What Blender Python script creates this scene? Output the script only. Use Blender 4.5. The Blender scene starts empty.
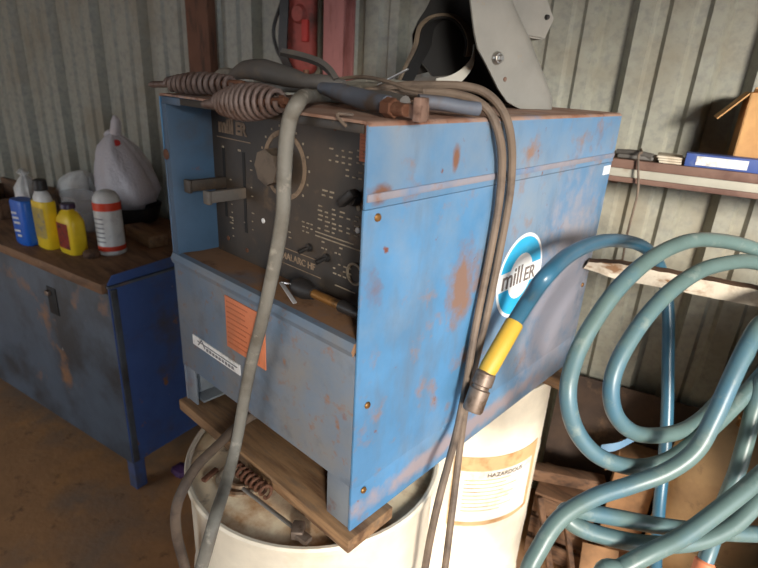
import bpy, bmesh, math, random
from mathutils import Vector, Matrix, Euler
random.seed(7)
SKY, SUN, EXPO = 3.2, 5.8, 0.15
C = bpy.context.scene.collection
PI = math.pi
V = Vector

# ------------------------------------------------------------------ materials
def rgb(r, g, b): 
    f = lambda c: (c/255/12.92 if c/255 <= .04045 else ((c/255+.055)/1.055)**2.4)
    return (f(r), f(g), f(b), 1)

def mat(name, col, rough=.6, metal=0.0, layers=(), bump=.0, bscale=60, vary=.12, vscale=9, spec=.5, alpha=None, trans=0, spots=()):
    """principled paint; layers = (colour, noise scale, low, high[, stretch]) of wear laid over the base colour"""
    m = bpy.data.materials.new(name); m.use_nodes = True
    nt = m.node_tree; N = nt.nodes; L = nt.links
    b = N['Principled BSDF']
    b.inputs['Roughness'].default_value = rough; b.inputs['Metallic'].default_value = metal
    b.inputs['Specular IOR Level'].default_value = spec
    tc = N.new('ShaderNodeTexCoord')
    def noise(scale, stretch=None, det=5, off=0):
        mp = N.new('ShaderNodeMapping'); L.new(tc.outputs['Object'], mp.inputs['Vector'])
        mp.inputs['Location'].default_value = (off, off*1.7, off*.6)
        if stretch: mp.inputs['Scale'].default_value = stretch
        n = N.new('ShaderNodeTexNoise'); n.inputs['Scale'].default_value = scale; n.inputs['Detail'].default_value = det
        n.inputs['Roughness'].default_value = .62
        L.new(mp.outputs[0], n.inputs['Vector']); return n
    n0 = noise(vscale)
    mr = N.new('ShaderNodeMapRange'); mr.inputs['From Min'].default_value = .3; mr.inputs['From Max'].default_value = .7
    mr.inputs['To Min'].default_value = 1-vary; mr.inputs['To Max'].default_value = 1+vary
    L.new(n0.outputs['Fac'], mr.inputs['Value'])
    mx = N.new('ShaderNodeMix'); mx.data_type = 'RGBA'; mx.blend_type = 'MULTIPLY'; mx.inputs[0].default_value = 1
    mx.inputs[6].default_value = col; L.new(mr.outputs[0], mx.inputs[7])
    out = mx.outputs[2]
    for i, ly in enumerate(layers):
        c, sc, lo, hi = ly[:4]; st = ly[4] if len(ly) > 4 else None
        n = noise(sc, st, 7, 3.1*(i+1)+len(name)*.37)
        r = N.new('ShaderNodeMapRange'); r.inputs['From Min'].default_value = lo; r.inputs['From Max'].default_value = hi
        L.new(n.outputs['Fac'], r.inputs['Value'])
        k = N.new('ShaderNodeMix'); k.data_type = 'RGBA'
        L.new(r.outputs[0], k.inputs[0]); L.new(out, k.inputs[6]); k.inputs[7].default_value = c
        out = k.outputs[2]
    for c, p, rad in spots:                                   # a stain of its own shape at one place
        mp = N.new('ShaderNodeMapping'); mp.vector_type = 'TEXTURE'; L.new(tc.outputs['Object'], mp.inputs['Vector'])
        mp.inputs['Location'].default_value = p; mp.inputs['Scale'].default_value = rad
        ln = N.new('ShaderNodeVectorMath'); ln.operation = 'LENGTH'; L.new(mp.outputs[0], ln.inputs[0])
        n = noise(24, None, 6, 5.5); ad = N.new('ShaderNodeMath'); ad.operation = 'MULTIPLY_ADD'; L.new(n.outputs['Fac'], ad.inputs[0]); ad.inputs[1].default_value = 1.6; L.new(ln.outputs['Value'], ad.inputs[2])
        r = N.new('ShaderNodeMapRange'); r.inputs['From Min'].default_value = 1.75; r.inputs['From Max'].default_value = 1.2; L.new(ad.outputs[0], r.inputs['Value'])
        k = N.new('ShaderNodeMix'); k.data_type = 'RGBA'; L.new(r.outputs[0], k.inputs[0]); L.new(out, k.inputs[6]); k.inputs[7].default_value = c; out = k.outputs[2]
    L.new(out, b.inputs['Base Color'])
    if bump:
        nb = noise(bscale, None, 6, 9.3); bp = N.new('ShaderNodeBump'); bp.inputs['Strength'].default_value = bump
        bp.inputs['Distance'].default_value = .004
        L.new(nb.outputs['Fac'], bp.inputs['Height']); L.new(bp.outputs[0], b.inputs['Normal'])
    if trans: b.inputs['Transmission Weight'].default_value = trans
    if alpha is not None: b.inputs['Alpha'].default_value = alpha
    return m

RUST = rgb(118, 62, 36); DUST = rgb(168, 148, 130); DIRT = rgb(96, 70, 48)
MT = {}
MT['side_blue'] = mat('faded_blue_paint', rgb(82, 132, 174), .5, 0, [(rgb(134,146,158), 2.2, .46, .72), (rgb(96,108,122), 7, .52, .74, (1,1,.35)), (rgb(140,112,98), 13, .58, .74), (RUST, 18, .65, .71), (rgb(120,76,54), 4.2, .63, .76)], .08, 90, spots=[(rgb(150,150,162), (.294,.29,.27), (.2,.24,.36)), (rgb(128,102,90), (.294,-.185,.415), (.2,.06,.10)), (rgb(120,84,66), (.294,-.43,.62), (.2,.03,.02)), (rgb(126,90,72), (.294,-.25,.655), (.2,.014,.03)), (rgb(150,140,146), (.294,-.1,.04), (.2,.5,.03))])
MT['front_blue'] = mat('dusty_blue_paint', rgb(98, 116, 136), .6, 0, [(rgb(122,120,118), 5, .42, .68), (rgb(84,90,100), 9, .54, .74), (RUST, 12, .63, .71), (rgb(128,92,70), 34, .58, .72)], .1, 90)
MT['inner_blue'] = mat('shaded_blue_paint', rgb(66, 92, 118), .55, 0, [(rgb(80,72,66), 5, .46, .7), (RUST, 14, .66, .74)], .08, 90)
MT['top_dust'] = mat('rust_dusted_paint', rgb(160, 132, 116), .75, 0, [(rgb(138,96,76), 8, .45, .65), (rgb(120,132,156), 5, .55, .72), (rgb(96,58,42), 22, .58, .7)], .2, 120)
MT['bead'] = mat('dust_on_bead', rgb(142, 138, 146), .75, 0, [(rgb(104,130,162), 7, .45, .62), (rgb(140,104,86), 16, .58, .7)], .1)
MT['panel_black'] = mat('black_panel_paint', rgb(52, 48, 45), .55, 0, [(rgb(84,70,56), 4, .45, .75), (rgb(104,86,66), 20, .6, .8)], .06, 90)
MT['ledge'] = mat('brown_dust_ledge', rgb(132, 98, 70), .85, 0, [(rgb(104,100,104), 6, .5, .7), (rgb(90,60,40), 15, .55, .7)], .2)
MT['skid'] = mat('grey_blue_skid', rgb(120, 126, 132), .6, 0, [(RUST, 12, .58, .7), (rgb(90,104,124), 5, .45, .7)], .1)
MT['rust'] = mat('rusty_iron', rgb(98, 62, 44), .8, .2, [(rgb(130,92,70), 20, .5, .65), (rgb(60,42,34), 9, .5, .7)], .25, 140)
MT['rust_pale'] = mat('pale_rusty_steel', rgb(128, 104, 92), .7, .3, [(rgb(98,66,50), 25, .48, .62)], .2, 140)
MT['spring'] = mat('dusty_spring_wire', rgb(116, 100, 94), .6, .3, [(rgb(88,66,56), 30, .48, .64)], .1, 140)
MT['steel'] = mat('worn_steel', rgb(176, 172, 166), .35, .9, [(rgb(120,92,72), 18, .56, .7)], .05)
MT['bright_steel'] = mat('bright_steel', rgb(215, 215, 218), .28, .7)
MT['ring_pale'] = mat('pale_zinc_ring', rgb(196, 180, 156), .5, .2, [(rgb(130,98,72), 18, .5, .68)], .1)
MT['copper'] = mat('dull_copper', rgb(140, 112, 98), .6, .3, [(rgb(84,58,46), 30, .5, .65)], .1)
MT['brass'] = mat('dull_brass', rgb(150, 108, 60), .45, .6, [(rgb(80,60,40), 24, .5, .68)], .05)
MT['fitting'] = mat('grey_brown_fitting', rgb(128, 112, 100), .5, .5, [(rgb(88,70,56), 30, .5, .65)], .08)
MT['wood'] = mat('dusty_wood', rgb(150, 116, 82), .85, 0, [(rgb(98,70,48), 4, .45, .65, (1,9,9)), (rgb(120,98,78), 12, .5, .7, (1,6,6))], .25, 60)
MT['wood_dark'] = mat('old_dark_wood', rgb(112, 82, 60), .85, 0, [(rgb(70,50,38), 5, .45, .65, (1,9,9)), (rgb(140,108,80), 14, .6, .75)], .25, 60)
MT['old_board'] = mat('stained_hardboard', rgb(84, 66, 54), .85, 0, [(rgb(60,48,42), 4, .45, .65), (rgb(112,88,68), 12, .6, .74)], .15)
MT['bench_wood'] = mat('oiled_bench_top', rgb(128, 94, 66), .7, 0, [(rgb(84,60,44), 5, .45, .7, (1,6,6)), (rgb(150,116,84), 12, .58, .75)], .2, 70)
MT['white_wood'] = mat('chalky_white_timber', rgb(205, 194, 176), .85, 0, [(rgb(140,104,74), 9, .55, .64, (1,4,4)), (rgb(168,150,130), 26, .5, .7)], .3, 90)
MT['bench_blue'] = mat('scuffed_blue_bench', rgb(58, 88, 150), .5, 0, [(rgb(74,74,80), 3, .5, .66), (rgb(128,90,62), 9, .64, .7), (rgb(170,160,150), 34, .7, .74)], .1)
MT['bench_front'] = mat('grimy_blue_grey_bench', rgb(78, 88, 100), .55, 0, [(rgb(54,54,56), 3, .44, .62), (rgb(136,98,70), 4, .6, .7), (rgb(170,160,150), 34, .72, .76)], .1)
MT['drum_white'] = mat('cream_drum_paint', rgb(238, 228, 208), .45, 0, [(rgb(214,188,150), 4, .55, .75), (rgb(150,112,76), 10, .66, .76)], .03)
MT['drum_lid'] = mat('stained_drum_lid', rgb(244, 226, 194), .5, 0, [(rgb(190,140,94), 6, .5, .66), (rgb(90,62,44), 9, .6, .72)], .1)
MT['label_paper'] = mat('drum_label_paper', rgb(236, 230, 220), .6, 0, [(rgb(214,186,148), 12, .52, .7)], 0)
MT['label_brown'] = mat('label_border_brown', rgb(206, 170, 124), .6, 0, [(rgb(170,120,72), 14, .5, .7)], 0)
MT['ink'] = mat('faded_ink', rgb(116, 108, 100), .7)
MT['panel_mark'] = mat('panel_lettering_white', rgb(150, 138, 120), .7, 0, [(rgb(120,104,84), 60, .5, .66)])
MT['panel_logo'] = mat('panel_logo_tan', rgb(138, 118, 98), .7, 0, [(rgb(100,84,68), 60, .5, .66)])
MT['knob_grey'] = mat('knob_dusty_grey', rgb(104, 92, 80), .6, 0, [(rgb(80,70,60), 20, .5, .66)])
MT['orange'] = mat('orange_label', rgb(206, 122, 84), .6, 0, [(rgb(180,112,80), 20, .5, .7)])
MT['orange_dark'] = mat('orange_label_ink', rgb(182, 104, 72), .6)
MT['white_sticker'] = mat('white_sticker', rgb(222, 222, 222), .5, 0, [(rgb(180,176,172), 40, .55, .7)])
MT['grey_ink'] = mat('grey_ink', rgb(120, 120, 124), .6)
MT['cyan'] = mat('cyan_emblem_blue', rgb(52, 176, 226), .45, 0, [(rgb(90,180,220), 40, .55, .7)])
MT['emblem_white'] = mat('emblem_white', rgb(236, 236, 236), .45)
MT['emblem_ink'] = mat('emblem_lettering', rgb(118, 108, 104), .5)
MT['galv'] = mat('galvanised_sheet', rgb(152, 151, 138), .5, .0, [(rgb(134,134,126), 40, .45, .65), (rgb(132,122,102), 2.5, .48, .72)], .05, 60, vary=.05, spec=.7)
MT['floor'] = mat('dirt_covered_concrete', rgb(172, 126, 84), .95, 0, [(rgb(140,116,96), 2.2, .46, .66), (rgb(196,140,84), 3.5, .52, .72), (rgb(112,82,60), 14, .6, .74)], .5, 40)
MT['roof'] = mat('roof_sheet', rgb(120, 112, 104), .6)
MT['shed_wall'] = mat('dark_shed_wall', rgb(120, 108, 94), .8)
MT['post_brown'] = mat('brown_rusty_post', rgb(112, 76, 58), .8, 0, [(rgb(78,56,46), 6, .5, .65, (4,4,1))], .2)
MT['post_red'] = mat('red_oxide_column', rgb(176, 116, 112), .7, 0, [(rgb(130,76,70), 5, .5, .7, (4,4,1))], .1)
MT['red'] = mat('chalky_red_paint', rgb(166, 78, 70), .65, 0, [(rgb(92,54,48), 9, .46, .62)], .1)
MT['red_tag'] = mat('red_tag', rgb(190, 56, 50), .6)
MT['hose'] = mat('blue_green_rubber_hose', rgb(92, 113, 110), .38, 0, [(rgb(70,106,124), 3.2, .48, .66), (rgb(124,136,130), 26, .58, .75)], .04)
MT['hose_clean'] = mat('clean_blue_rubber_hose', rgb(50, 94, 118), .32, 0, [(rgb(70,106,124), 3.2, .5, .7)], .03)
MT['yellow'] = mat('yellow_rubber_sleeve', rgb(200, 162, 58), .5, 0, [(rgb(120,110,84), 14, .62, .7)])
MT['cable'] = mat('grey_rubber_cable', rgb(128, 125, 116), .6, 0, [(rgb(104,98,88), 12, .45, .65), (rgb(172,166,152), 30, .58, .72)], .1, 160)
MT['cable_brown'] = mat('dusty_brown_cable', rgb(116, 100, 86), .7, 0, [(rgb(84,72,64), 14, .48, .66)], .12, 160)
MT['cable_blue'] = mat('blue_grey_cable', rgb(92, 98, 110), .6, 0, [(rgb(90,80,74), 14, .5, .66)], .1)
MT['insulator'] = mat('dark_grey_insulator', rgb(92, 88, 84), .6, 0, [(rgb(120,106,92), 12, .5, .7)], .12)
MT['black'] = mat('black_plastic', rgb(34, 32, 32), .5, 0, [(rgb(62,54,48), 14, .52, .7)], .06)
MT['hood_out'] = mat('scuffed_grey_hood', rgb(132, 130, 124), .5, 0, [(rgb(148,144,136), 5, .45, .75), (rgb(150,126,98), 22, .66, .74)], .06)
MT['hood_in'] = mat('black_hood_lining', rgb(26, 25, 25), .7)
MT['strap'] = mat('brown_grey_strap', rgb(112, 98, 82), .7, 0, [(rgb(84,72,62), 16, .5, .66)])
MT['white_plastic'] = mat('grubby_white_plastic', rgb(206, 202, 192), .45, 0, [(rgb(160,124,84), 16, .56, .68)])
MT['card'] = mat('brown_cardboard', rgb(196, 150, 98), .85, 0, [(rgb(176,130,84), 6, .5, .7)], .04)
MT['card_dark'] = mat('dirty_cardboard', rgb(150, 112, 78), .9, 0, [(rgb(104,78,56), 5, .48, .66)], .08)
MT['box_blue'] = mat('blue_printed_carton', rgb(62, 84, 148), .6, 0, [(rgb(110,124,160), 14, .55, .7)])
MT['tan'] = mat('dusty_tan_tank', rgb(186, 154, 114), .6, 0, [(rgb(154,122,90), 5, .5, .7), (rgb(120,92,70), 14, .62, .74)], .08)
MT['shelf_rust'] = mat('purple_brown_shelf', rgb(122, 94, 82), .7, 0, [(rgb(90,62,54), 8, .48, .66)], .15)
MT['shelf_pale'] = mat('pale_grey_shelf_web', rgb(176, 172, 158), .6, 0, [(rgb(140,116,98), 8, .58, .72)], .08)
MT['can_blue'] = mat('bright_blue_bottle', rgb(30, 100, 200), .4)
MT['can_yellow'] = mat('bright_yellow_bottle', rgb(235, 200, 40), .4)
MT['can_white'] = mat('white_can', rgb(214, 214, 210), .4, 0, [(rgb(190,190,190), 30, .5, .7)])
MT['can_red'] = mat('red_band', rgb(214, 66, 40), .4)
MT['label_red'] = mat('dark_red_label', rgb(186, 74, 60), .5, 0, [(rgb(90,50,60), 30, .52, .62)])
MT['label_yellow'] = mat('pale_yellow_label', rgb(222, 204, 120), .5, 0, [(rgb(180,170,140), 36, .52, .62)])
MT['purple_cap'] = mat('dark_purple_cap', rgb(58, 44, 72), .4)
MT['purple'] = mat('purple_wrapper', rgb(96, 64, 108), .4)
MT['soft_blue'] = mat('blue_scrap_plastic', rgb(96, 140, 176), .5)
MT['pale'] = mat('pale_rag', rgb(206, 196, 178), .8, 0, [(rgb(168,150,126), 12, .5, .7)], .2)

def film(name, col, alpha, rough=.35):
    m = bpy.data.materials.new(name); m.use_nodes = True
    nt = m.node_tree; b = nt.nodes['Principled BSDF']
    b.inputs['Base Color'].default_value = col; b.inputs['Roughness'].default_value = rough; b.inputs['Alpha'].default_value = alpha
    n = nt.nodes.new('ShaderNodeTexNoise'); n.inputs['Scale'].default_value = 26; n.inputs['Detail'].default_value = 4
    bp = nt.nodes.new('ShaderNodeBump'); bp.inputs['Strength'].default_value = .5; bp.inputs['Distance'].default_value = .01
    nt.links.new(n.outputs['Fac'], bp.inputs['Height']); nt.links.new(bp.outputs[0], b.inputs['Normal'])
    return m
MT['bag_film'] = film('white_bag_film', rgb(226, 220, 224), .8)
MT['tub_film'] = film('clear_tub_plastic', rgb(214, 212, 212), .28, .2)

# ------------------------------------------------------------------ objects
LOC = {}
def thing(name, label, cat, loc, group=None):
    o = bpy.data.objects.new(name, None); C.objects.link(o); o.empty_display_size = .05
    o.location = loc; o['label'] = label; o['category'] = cat
    if group: o['group'] = group
    LOC[o] = V(loc); return o
def tag(o, label, cat, group=None):
    o['label'] = label; o['category'] = cat
    if group: o['group'] = group
    return o
def obj(name, bm, m, parent=None, label=None, smooth=35, origin=None):
    """link one mesh; bm is in world coordinates"""
    org = V((0,0,0))
    if origin is not None: org = V(origin)
    elif parent is None:
        n = len(bm.verts)
        xs = [v.co for v in bm.verts]
        org = V((sum(v.x for v in xs)/n, sum(v.y for v in xs)/n, min(v.z for v in xs)))
    else: org = LOC[parent]
    bmesh.ops.translate(bm, vec=-org, verts=bm.verts)
    me = bpy.data.meshes.new(name); bm.to_mesh(me); bm.free()
    ms = m if isinstance(m, (list, tuple)) else [m]
    for k in ms: me.materials.append(MT[k])
    for p in me.polygons: p.use_smooth = True
    me.set_sharp_from_angle(angle=math.radians(smooth))
    o = bpy.data.objects.new(name, me); C.objects.link(o)
    if parent is not None: o.parent = parent; LOC[o] = org
    else: o.location = org; LOC[o] = org
    if label: o['label'] = label
    return o
def struct(name, bm, m, smooth=35):
    o = obj(name, bm, m, None, smooth=smooth); o['kind'] = 'structure'; return o

def B(): return bmesh.new()
def merge(bm, t):
    me = bpy.data.meshes.new('tmp'); t.to_mesh(me); t.free(); bm.from_mesh(me); bpy.data.meshes.remove(me)
def box(bm, lo, hi, bev=.0, rz=0, piv=None, M=None, seg=2):
    t = B(); bmesh.ops.create_cube(t, size=1)
    for v in t.verts: v.co = V([lo[i]+(v.co[i]+.5)*(hi[i]-lo[i]) for i in range(3)])
    if bev: bmesh.ops.bevel(t, geom=t.edges[:], offset=bev, segments=seg, profile=.5, affect='EDGES', clamp_overlap=True)
    if rz:
        piv = V(piv) if piv else V([(lo[i]+hi[i])/2 for i in range(3)])
        bmesh.ops.rotate(t, cent=piv, matrix=Matrix.Rotation(rz, 3, 'Z'), verts=t.verts)
    if M is not None: bmesh.ops.transform(t, matrix=M, verts=t.verts)
    merge(bm, t); return bm
def bar(bm, p, q, w, h, bev=.002, up=(0,0,1)):
    """rectangular bar from p to q, w wide and h along up"""
    p, q = V(p), V(q); d = (q-p); L = d.length; d.normalize(); s = d.cross(V(up)).normalized(); u = s.cross(d)
    M = Matrix(((d.x, s.x, u.x, p.x), (d.y, s.y, u.y, p.y), (d.z, s.z, u.z, p.z), (0,0,0,1)))
    return box(bm, (0,-w/2,-h/2), (L,w/2,h/2), bev, M=M)
def smooth_path(pts, n=8):
    P = [V(p) for p in pts]; P = [2*P[0]-P[1]]+P+[2*P[-1]-P[-2]]; out = []
    for i in range(1, len(P)-2):
        a, b, c, d = P[i-1:i+3]
        for k in range(n):
            t = k/n
            out.append(.5*((2*b)+(c-a)*t+(2*a-5*b+4*c-d)*t*t+(3*b-a-3*c+d)*t**3))
    out.append(P[-2]); return out
def tube(bm, pts, r, n=12, sub=8, cap=True):
    P = smooth_path(pts, sub) if sub else [V(p) for p in pts]
    m = len(P); rad = (lambda i: r) if not isinstance(r, (list, tuple)) else (lambda i: r[min(len(r)-1, int(i/(m-1)*(len(r)-1)))]*(1-((i/(m-1)*(len(r)-1))%1)) + r[min(len(r)-1, int(i/(m-1)*(len(r)-1))+1)]*((i/(m-1)*(len(r)-1))%1))
    T = [(P[min(i+1, m-1)]-P[max(i-1, 0)]).normalized() for i in range(m)]
    a = V((0,0,1)) if abs(T[0].z) < .9 else V((1,0,0))
    u = T[0].cross(a).normalized(); rings = []
    for i in range(m):
        u = (u-T[i]*u.dot(T[i])).normalized(); w = T[i].cross(u)
        rings.append([bm.verts.new(P[i]+(u*math.cos(2*PI*k/n)+w*math.sin(2*PI*k/n))*rad(i)) for k in range(n)])
    for i in range(m-1):
        for k in range(n):
            bm.faces.new((rings[i][k], rings[i][(k+1)%n], rings[i+1][(k+1)%n], rings[i+1][k]))
    if cap: bm.faces.new(rings[0][::-1]); bm.faces.new(rings[-1])
    return bm
def lathe(bm, prof, at, axis=(0,0,1), n=32, cap=True):
    """profile of (radius, height along axis)"""
    ax = V(axis).normalized(); a = V((1,0,0)) if abs(ax.x) < .9 else V((0,1,0))
    u = ax.cross(a).normalized(); w = ax.cross(u); at = V(at); R = []
    for r, h in prof:
        R.append([bm.verts.new(at+ax*h+(u*math.cos(2*PI*k/n)+w*math.sin(2*PI*k/n))*max(r, 1e-4)) for k in range(n)])
    for i in range(len(R)-1):
        for k in range(n): bm.faces.new((R[i][k], R[i][(k+1)%n], R[i+1][(k+1)%n], R[i+1][k]))
    if cap: bm.faces.new(R[0][::-1]); bm.faces.new(R[-1])
    bmesh.ops.recalc_face_normals(bm, faces=bm.faces); return bm
def cyl(bm, p, q, r, r2=None, n=20, bev=.0):
    p, q = V(p), V(q); h = (q-p).length; r2 = r if r2 is None else r2
    pr = [(r, 0), (r2, h)] if not bev else [(r-bev, 0), (r, bev), (r2, h-bev), (r2-bev, h)]
    t = B(); lathe(t, pr, p, q-p, n); merge(bm, t); return bm
def ribbon(bm, pts, wdir, w, th, sub=8):
    """flat strap along pts, w wide along wdir"""
    P = smooth_path(pts, sub); wd = V(wdir).normalized(); m = len(P); rows = []
    for i in range(m):
        t = (P[min(i+1,m-1)]-P[max(i-1,0)]).normalized(); nn = t.cross(wd).normalized()
        rows.append([bm.verts.new(P[i]+wd*(w/2*a)+nn*(th/2*b)) for a, b in ((-1,-1),(1,-1),(1,1),(-1,1))])
    for i in range(m-1):
        for k in range(4): bm.faces.new((rows[i][k], rows[i][(k+1)%4], rows[i+1][(k+1)%4], rows[i+1][k]))
    bm.faces.new(rows[0][::-1]); bm.faces.new(rows[-1])
    bmesh.ops.recalc_face_normals(bm, faces=bm.faces); return bm
def prism(bm, poly, M, h):
    """polygon in the local xy plane raised by h along local z, placed by M"""
    t = B(); a = [t.verts.new((x, y, 0)) for x, y in poly]; b = [t.verts.new((x, y, h)) for x, y in poly]
    t.faces.new(a[::-1]); t.faces.new(b); n = len(poly)
    for k in range(n): t.faces.new((a[k], a[(k+1)%n], b[(k+1)%n], b[k]))
    bmesh.ops.recalc_face_normals(t, faces=t.faces)
    bmesh.ops.transform(t, matrix=M, verts=t.verts); merge(bm, t); return bm
def text_bm(s, size, M, ext=.0006, bold=.0):
    cu = bpy.data.curves.new('t', 'FONT'); cu.body = s; cu.size = size; cu.extrude = ext; cu.offset = bold
    cu.align_x = 'CENTER'; cu.align_y = 'CENTER'; cu.resolution_u = 4
    o = bpy.data.objects.new('t', cu); C.objects.link(o)
    bpy.context.view_layer.update()
    me = bpy.data.meshes.new_from_object(o.evaluated_get(bpy.context.evaluated_depsgraph_get()))
    bpy.data.objects.remove(o); bpy.data.curves.remove(cu)
    t = B(); t.from_mesh(me); bpy.data.meshes.remove(me); bmesh.ops.transform(t, matrix=M, verts=t.verts); return t
def frame(o, x, y):
    """matrix with local x, y axes along the given directions at o"""
    x = V(x).normalized(); z = x.cross(V(y)).normalized(); y = z.cross(x); o = V(o)
    return Matrix(((x.x, y.x, z.x, o.x), (x.y, y.y, z.y, o.y), (x.z, y.z, z.z, o.z), (0,0,0,1)))
def front(x, z, y): return frame((x, y, z), (1,0,0), (0,0,1))      # on a plane that faces -y
def side(y, z, x): return frame((x, y, z), (0,1,0), (0,0,1))       # on a plane that faces +x
def copy_tree(o):
    c = o.copy(); C.objects.link(c); LOC[c] = LOC[o]
    for ch in o.children:
        d = ch.copy(); C.objects.link(d); d.parent = c
        for g in ch.children:
            e = g.copy(); C.objects.link(e); e.parent = d
    return c

# ------------------------------------------------------------------ the shed
A15 = math.radians(15); WU = V((math.cos(A15), math.sin(A15), 0)); WN = V((math.sin(A15), -math.cos(A15), 0)); WO = V((0, 1.25, 0))
def wp(s, t, z): return WO+WU*s+WN*t+V((0,0,z))           # along the back wall, out from it, up
WM = Matrix(((WU.x, WN.x, 0, WO.x), (WU.y, WN.y, 0, WO.y), (0, 0, 1, 0), (0,0,0,1)))
def wbox(bm, s0, s1, t0, t1, z0, z1, bev=.0):
    t = B(); box(t, (s0,t0,z0), (s1,t1,z1), bev); bmesh.ops.transform(t, matrix=WM, verts=t.verts)
    bmesh.ops.recalc_face_normals(t, faces=t.faces); merge(bm, t); return bm

S0, S1, ZC = -4.1, 3.12, 3.1
DOOR_Y0, DOOR_Y1, DOOR_Z = -2.2, .9, 2.6
bm = B(); prof = []
k0 = .375-.355*13
while k0 < S1:
    prof += [(k0-.058, 0), (k0-.036, -.045), (k0+.036, -.045), (k0+.058, 0)]
    for m_ in (.128, .236):
        prof += [(k0+m_-.024, 0), (k0+m_-.012, -.014), (k0+m_+.012, -.014), (k0+m_+.024, 0)]
    k0 += .355
prof = [p for p in prof if S0 < p[0] < S1]
lo_ = [bm.verts.new(wp(s, t, -.02)) for s, t in prof]; hi_ = [bm.verts.new(wp(s, t, ZC)) for s, t in prof]
lob = [bm.verts.new(wp(s, -.06, -.02)) for s, t in (prof[0], prof[-1])]; hib = [bm.verts.new(wp(s, -.06, ZC)) for s, t in (prof[0], prof[-1])]
for i in range(len(prof)-1): bm.faces.new((lo_[i], lo_[i+1], hi_[i+1], hi_[i]))
bm.faces.new((lob[0], hib[0], hib[1], lob[1]))
bmesh.ops.recalc_face_normals(bm, faces=bm.faces)
struct('wall_back', bm, 'galv', 20)
bm = B(); box(bm, (-4.3,-4.3,-.1), (3.5,3.0,0)); struct('floor', bm, 'floor')
bm = B(); box(bm, (-4.3,-4.3,ZC), (3.5,3.0,ZC+.08)); struct('ceiling', bm, 'roof')
bm = B(); box(bm, (-4.1,-4.2,0), (-4.0,.2,ZC)); struct('wall_left', bm, 'shed_wall')
DX = 3.0
bm = B()
box(bm, (DX,-4.2,0), (DX+.1,DOOR_Y0,ZC)); box(bm, (DX,DOOR_Y1,0), (DX+.1,2.06,ZC)); box(bm, (DX,DOOR_Y0,DOOR_Z), (DX+.1,DOOR_Y1,ZC))
struct('wall_right', bm, 'shed_wall')
bm = B()
box(bm, (-4.1,-4.2,0), (-3.7,-4.1,ZC)); box(bm, (-.8,-4.2,0), (DX+.1,-4.1,ZC)); box(bm, (-3.7,-4.2,2.6), (-.8,-4.1,ZC))
struct('wall_front', bm, 'shed_wall')

bm = B(); wbox(bm, -1.44, -1.305, 0.0, .05, 0, ZC-.001, .004)
tag(obj('wall_stud', bm, 'post_brown'), 'dark brown upright stud against the corrugated wall left of the welding machine', 'post')
bm = B()
wbox(bm, -.665, -.575, .01, .025, 0, ZC-.001, .002); wbox(bm, -.627, -.612, .025, .085, 0, ZC-.001, .002); wbox(bm, -.665, -.575, .085, .10, 0, ZC-.001, .002)
tag(obj('steel_column', bm, 'post_red'), 'red oxide painted steel column standing at the back wall', 'column')

# red hand winch hanging beside the column
t = thing('chain_hoist', 'red hand hoist with black strap hanging left of the red column', 'hoist', tuple(wp(-.80, .07, 1.70)))
bm = B(); box(bm, (-.075,-.03,-.15), (.075,.03,.19), .028, seg=3, M=Matrix.Translation(wp(-.80,.06,1.83)) @ Matrix.Rotation(A15, 4, 'Z')); obj('housing', bm, 'red', t)
bm = B(); cyl(bm, wp(-.785,.085,1.90), wp(-.785,.105,1.90), .036, .032, 24, .005); obj('drum_cover', bm, 'red', t)
bm = B(); ribbon(bm, [wp(-.84,.10,2.05), wp(-.842,.112,1.9), wp(-.85,.11,1.76), wp(-.83,.10,1.70)], WU, .042, .006); obj('strap', bm, 'black', t, 'black strap')
bm = B(); tube(bm, [wp(-.88,.08,1.94), wp(-.905,.10,1.84), wp(-.885,.10,1.76), wp(-.845,.10,1.72)], .007, 8); obj('cord', bm, 'black', t)
bm = B(); wbox(bm, -.765, -.735, .09, .105, 1.80, 1.88, .004); obj('tag', bm, 'red_tag', t)
bm = B(); tube(bm, [wp(-.80,.06,2.01), wp(-.80,.06,2.07), wp(-.775,.05,2.10), wp(-.78,.02,2.09), wp(-.78,0.004,2.09)], .009, 8); obj('hook', bm, 'rust', t)

# ------------------------------------------------------------------ drums
def drum(name, label, c, r, top, lidm, rib):
    t = thing(name, label, 'drum', (c[0], c[1], 0), 'white drums under the machine')
    pr = [(r-.012, 0), (r, .006), (r, .02), (r-.006, .03)]
    for zb in (top*.34, top*.67):
        pr += [(r-.006, zb-.02), (r-.006+rib, zb-.008), (r-.006+rib, zb+.008), (r-.006, zb+.02)]
    pr += [(r-.006, top-.03), (r-.002, top-.018)]
    bm = B(); lathe(bm, pr, (c[0], c[1], 0), n=72); obj('drum_body', bm, 'drum_white', t)
    bm = B(); lathe(bm, [(r-.010, top-.02), (r+.001, top-.018), (r+.003, top-.006), (r, top), (r-.006, top), (r-.010, top-.006)], (c[0], c[1], 0), n=72, cap=False)
    obj('rim', bm, 'drum_white', t)
    bm = B(); lathe(bm, [(r-.009, top-.03), (r-.009, top-.014), (r-.03, top-.013), (r-.04, top-.010), (.001, top-.009)], (c[0], c[1], 0), n=72); obj('lid', bm, lidm, t)
    return t
D1 = (.335, .135); D2 = (.29, .82)
d1 = drum('drum', 'white drum with stained lid under the front of the welding machine', D1, .283, .889, 'drum_lid', .007)
d2 = drum('drum', 'white drum with brown bordered paper label under the rear of the welding machine', D2, .283, .889, 'drum_lid', .0015)
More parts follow.
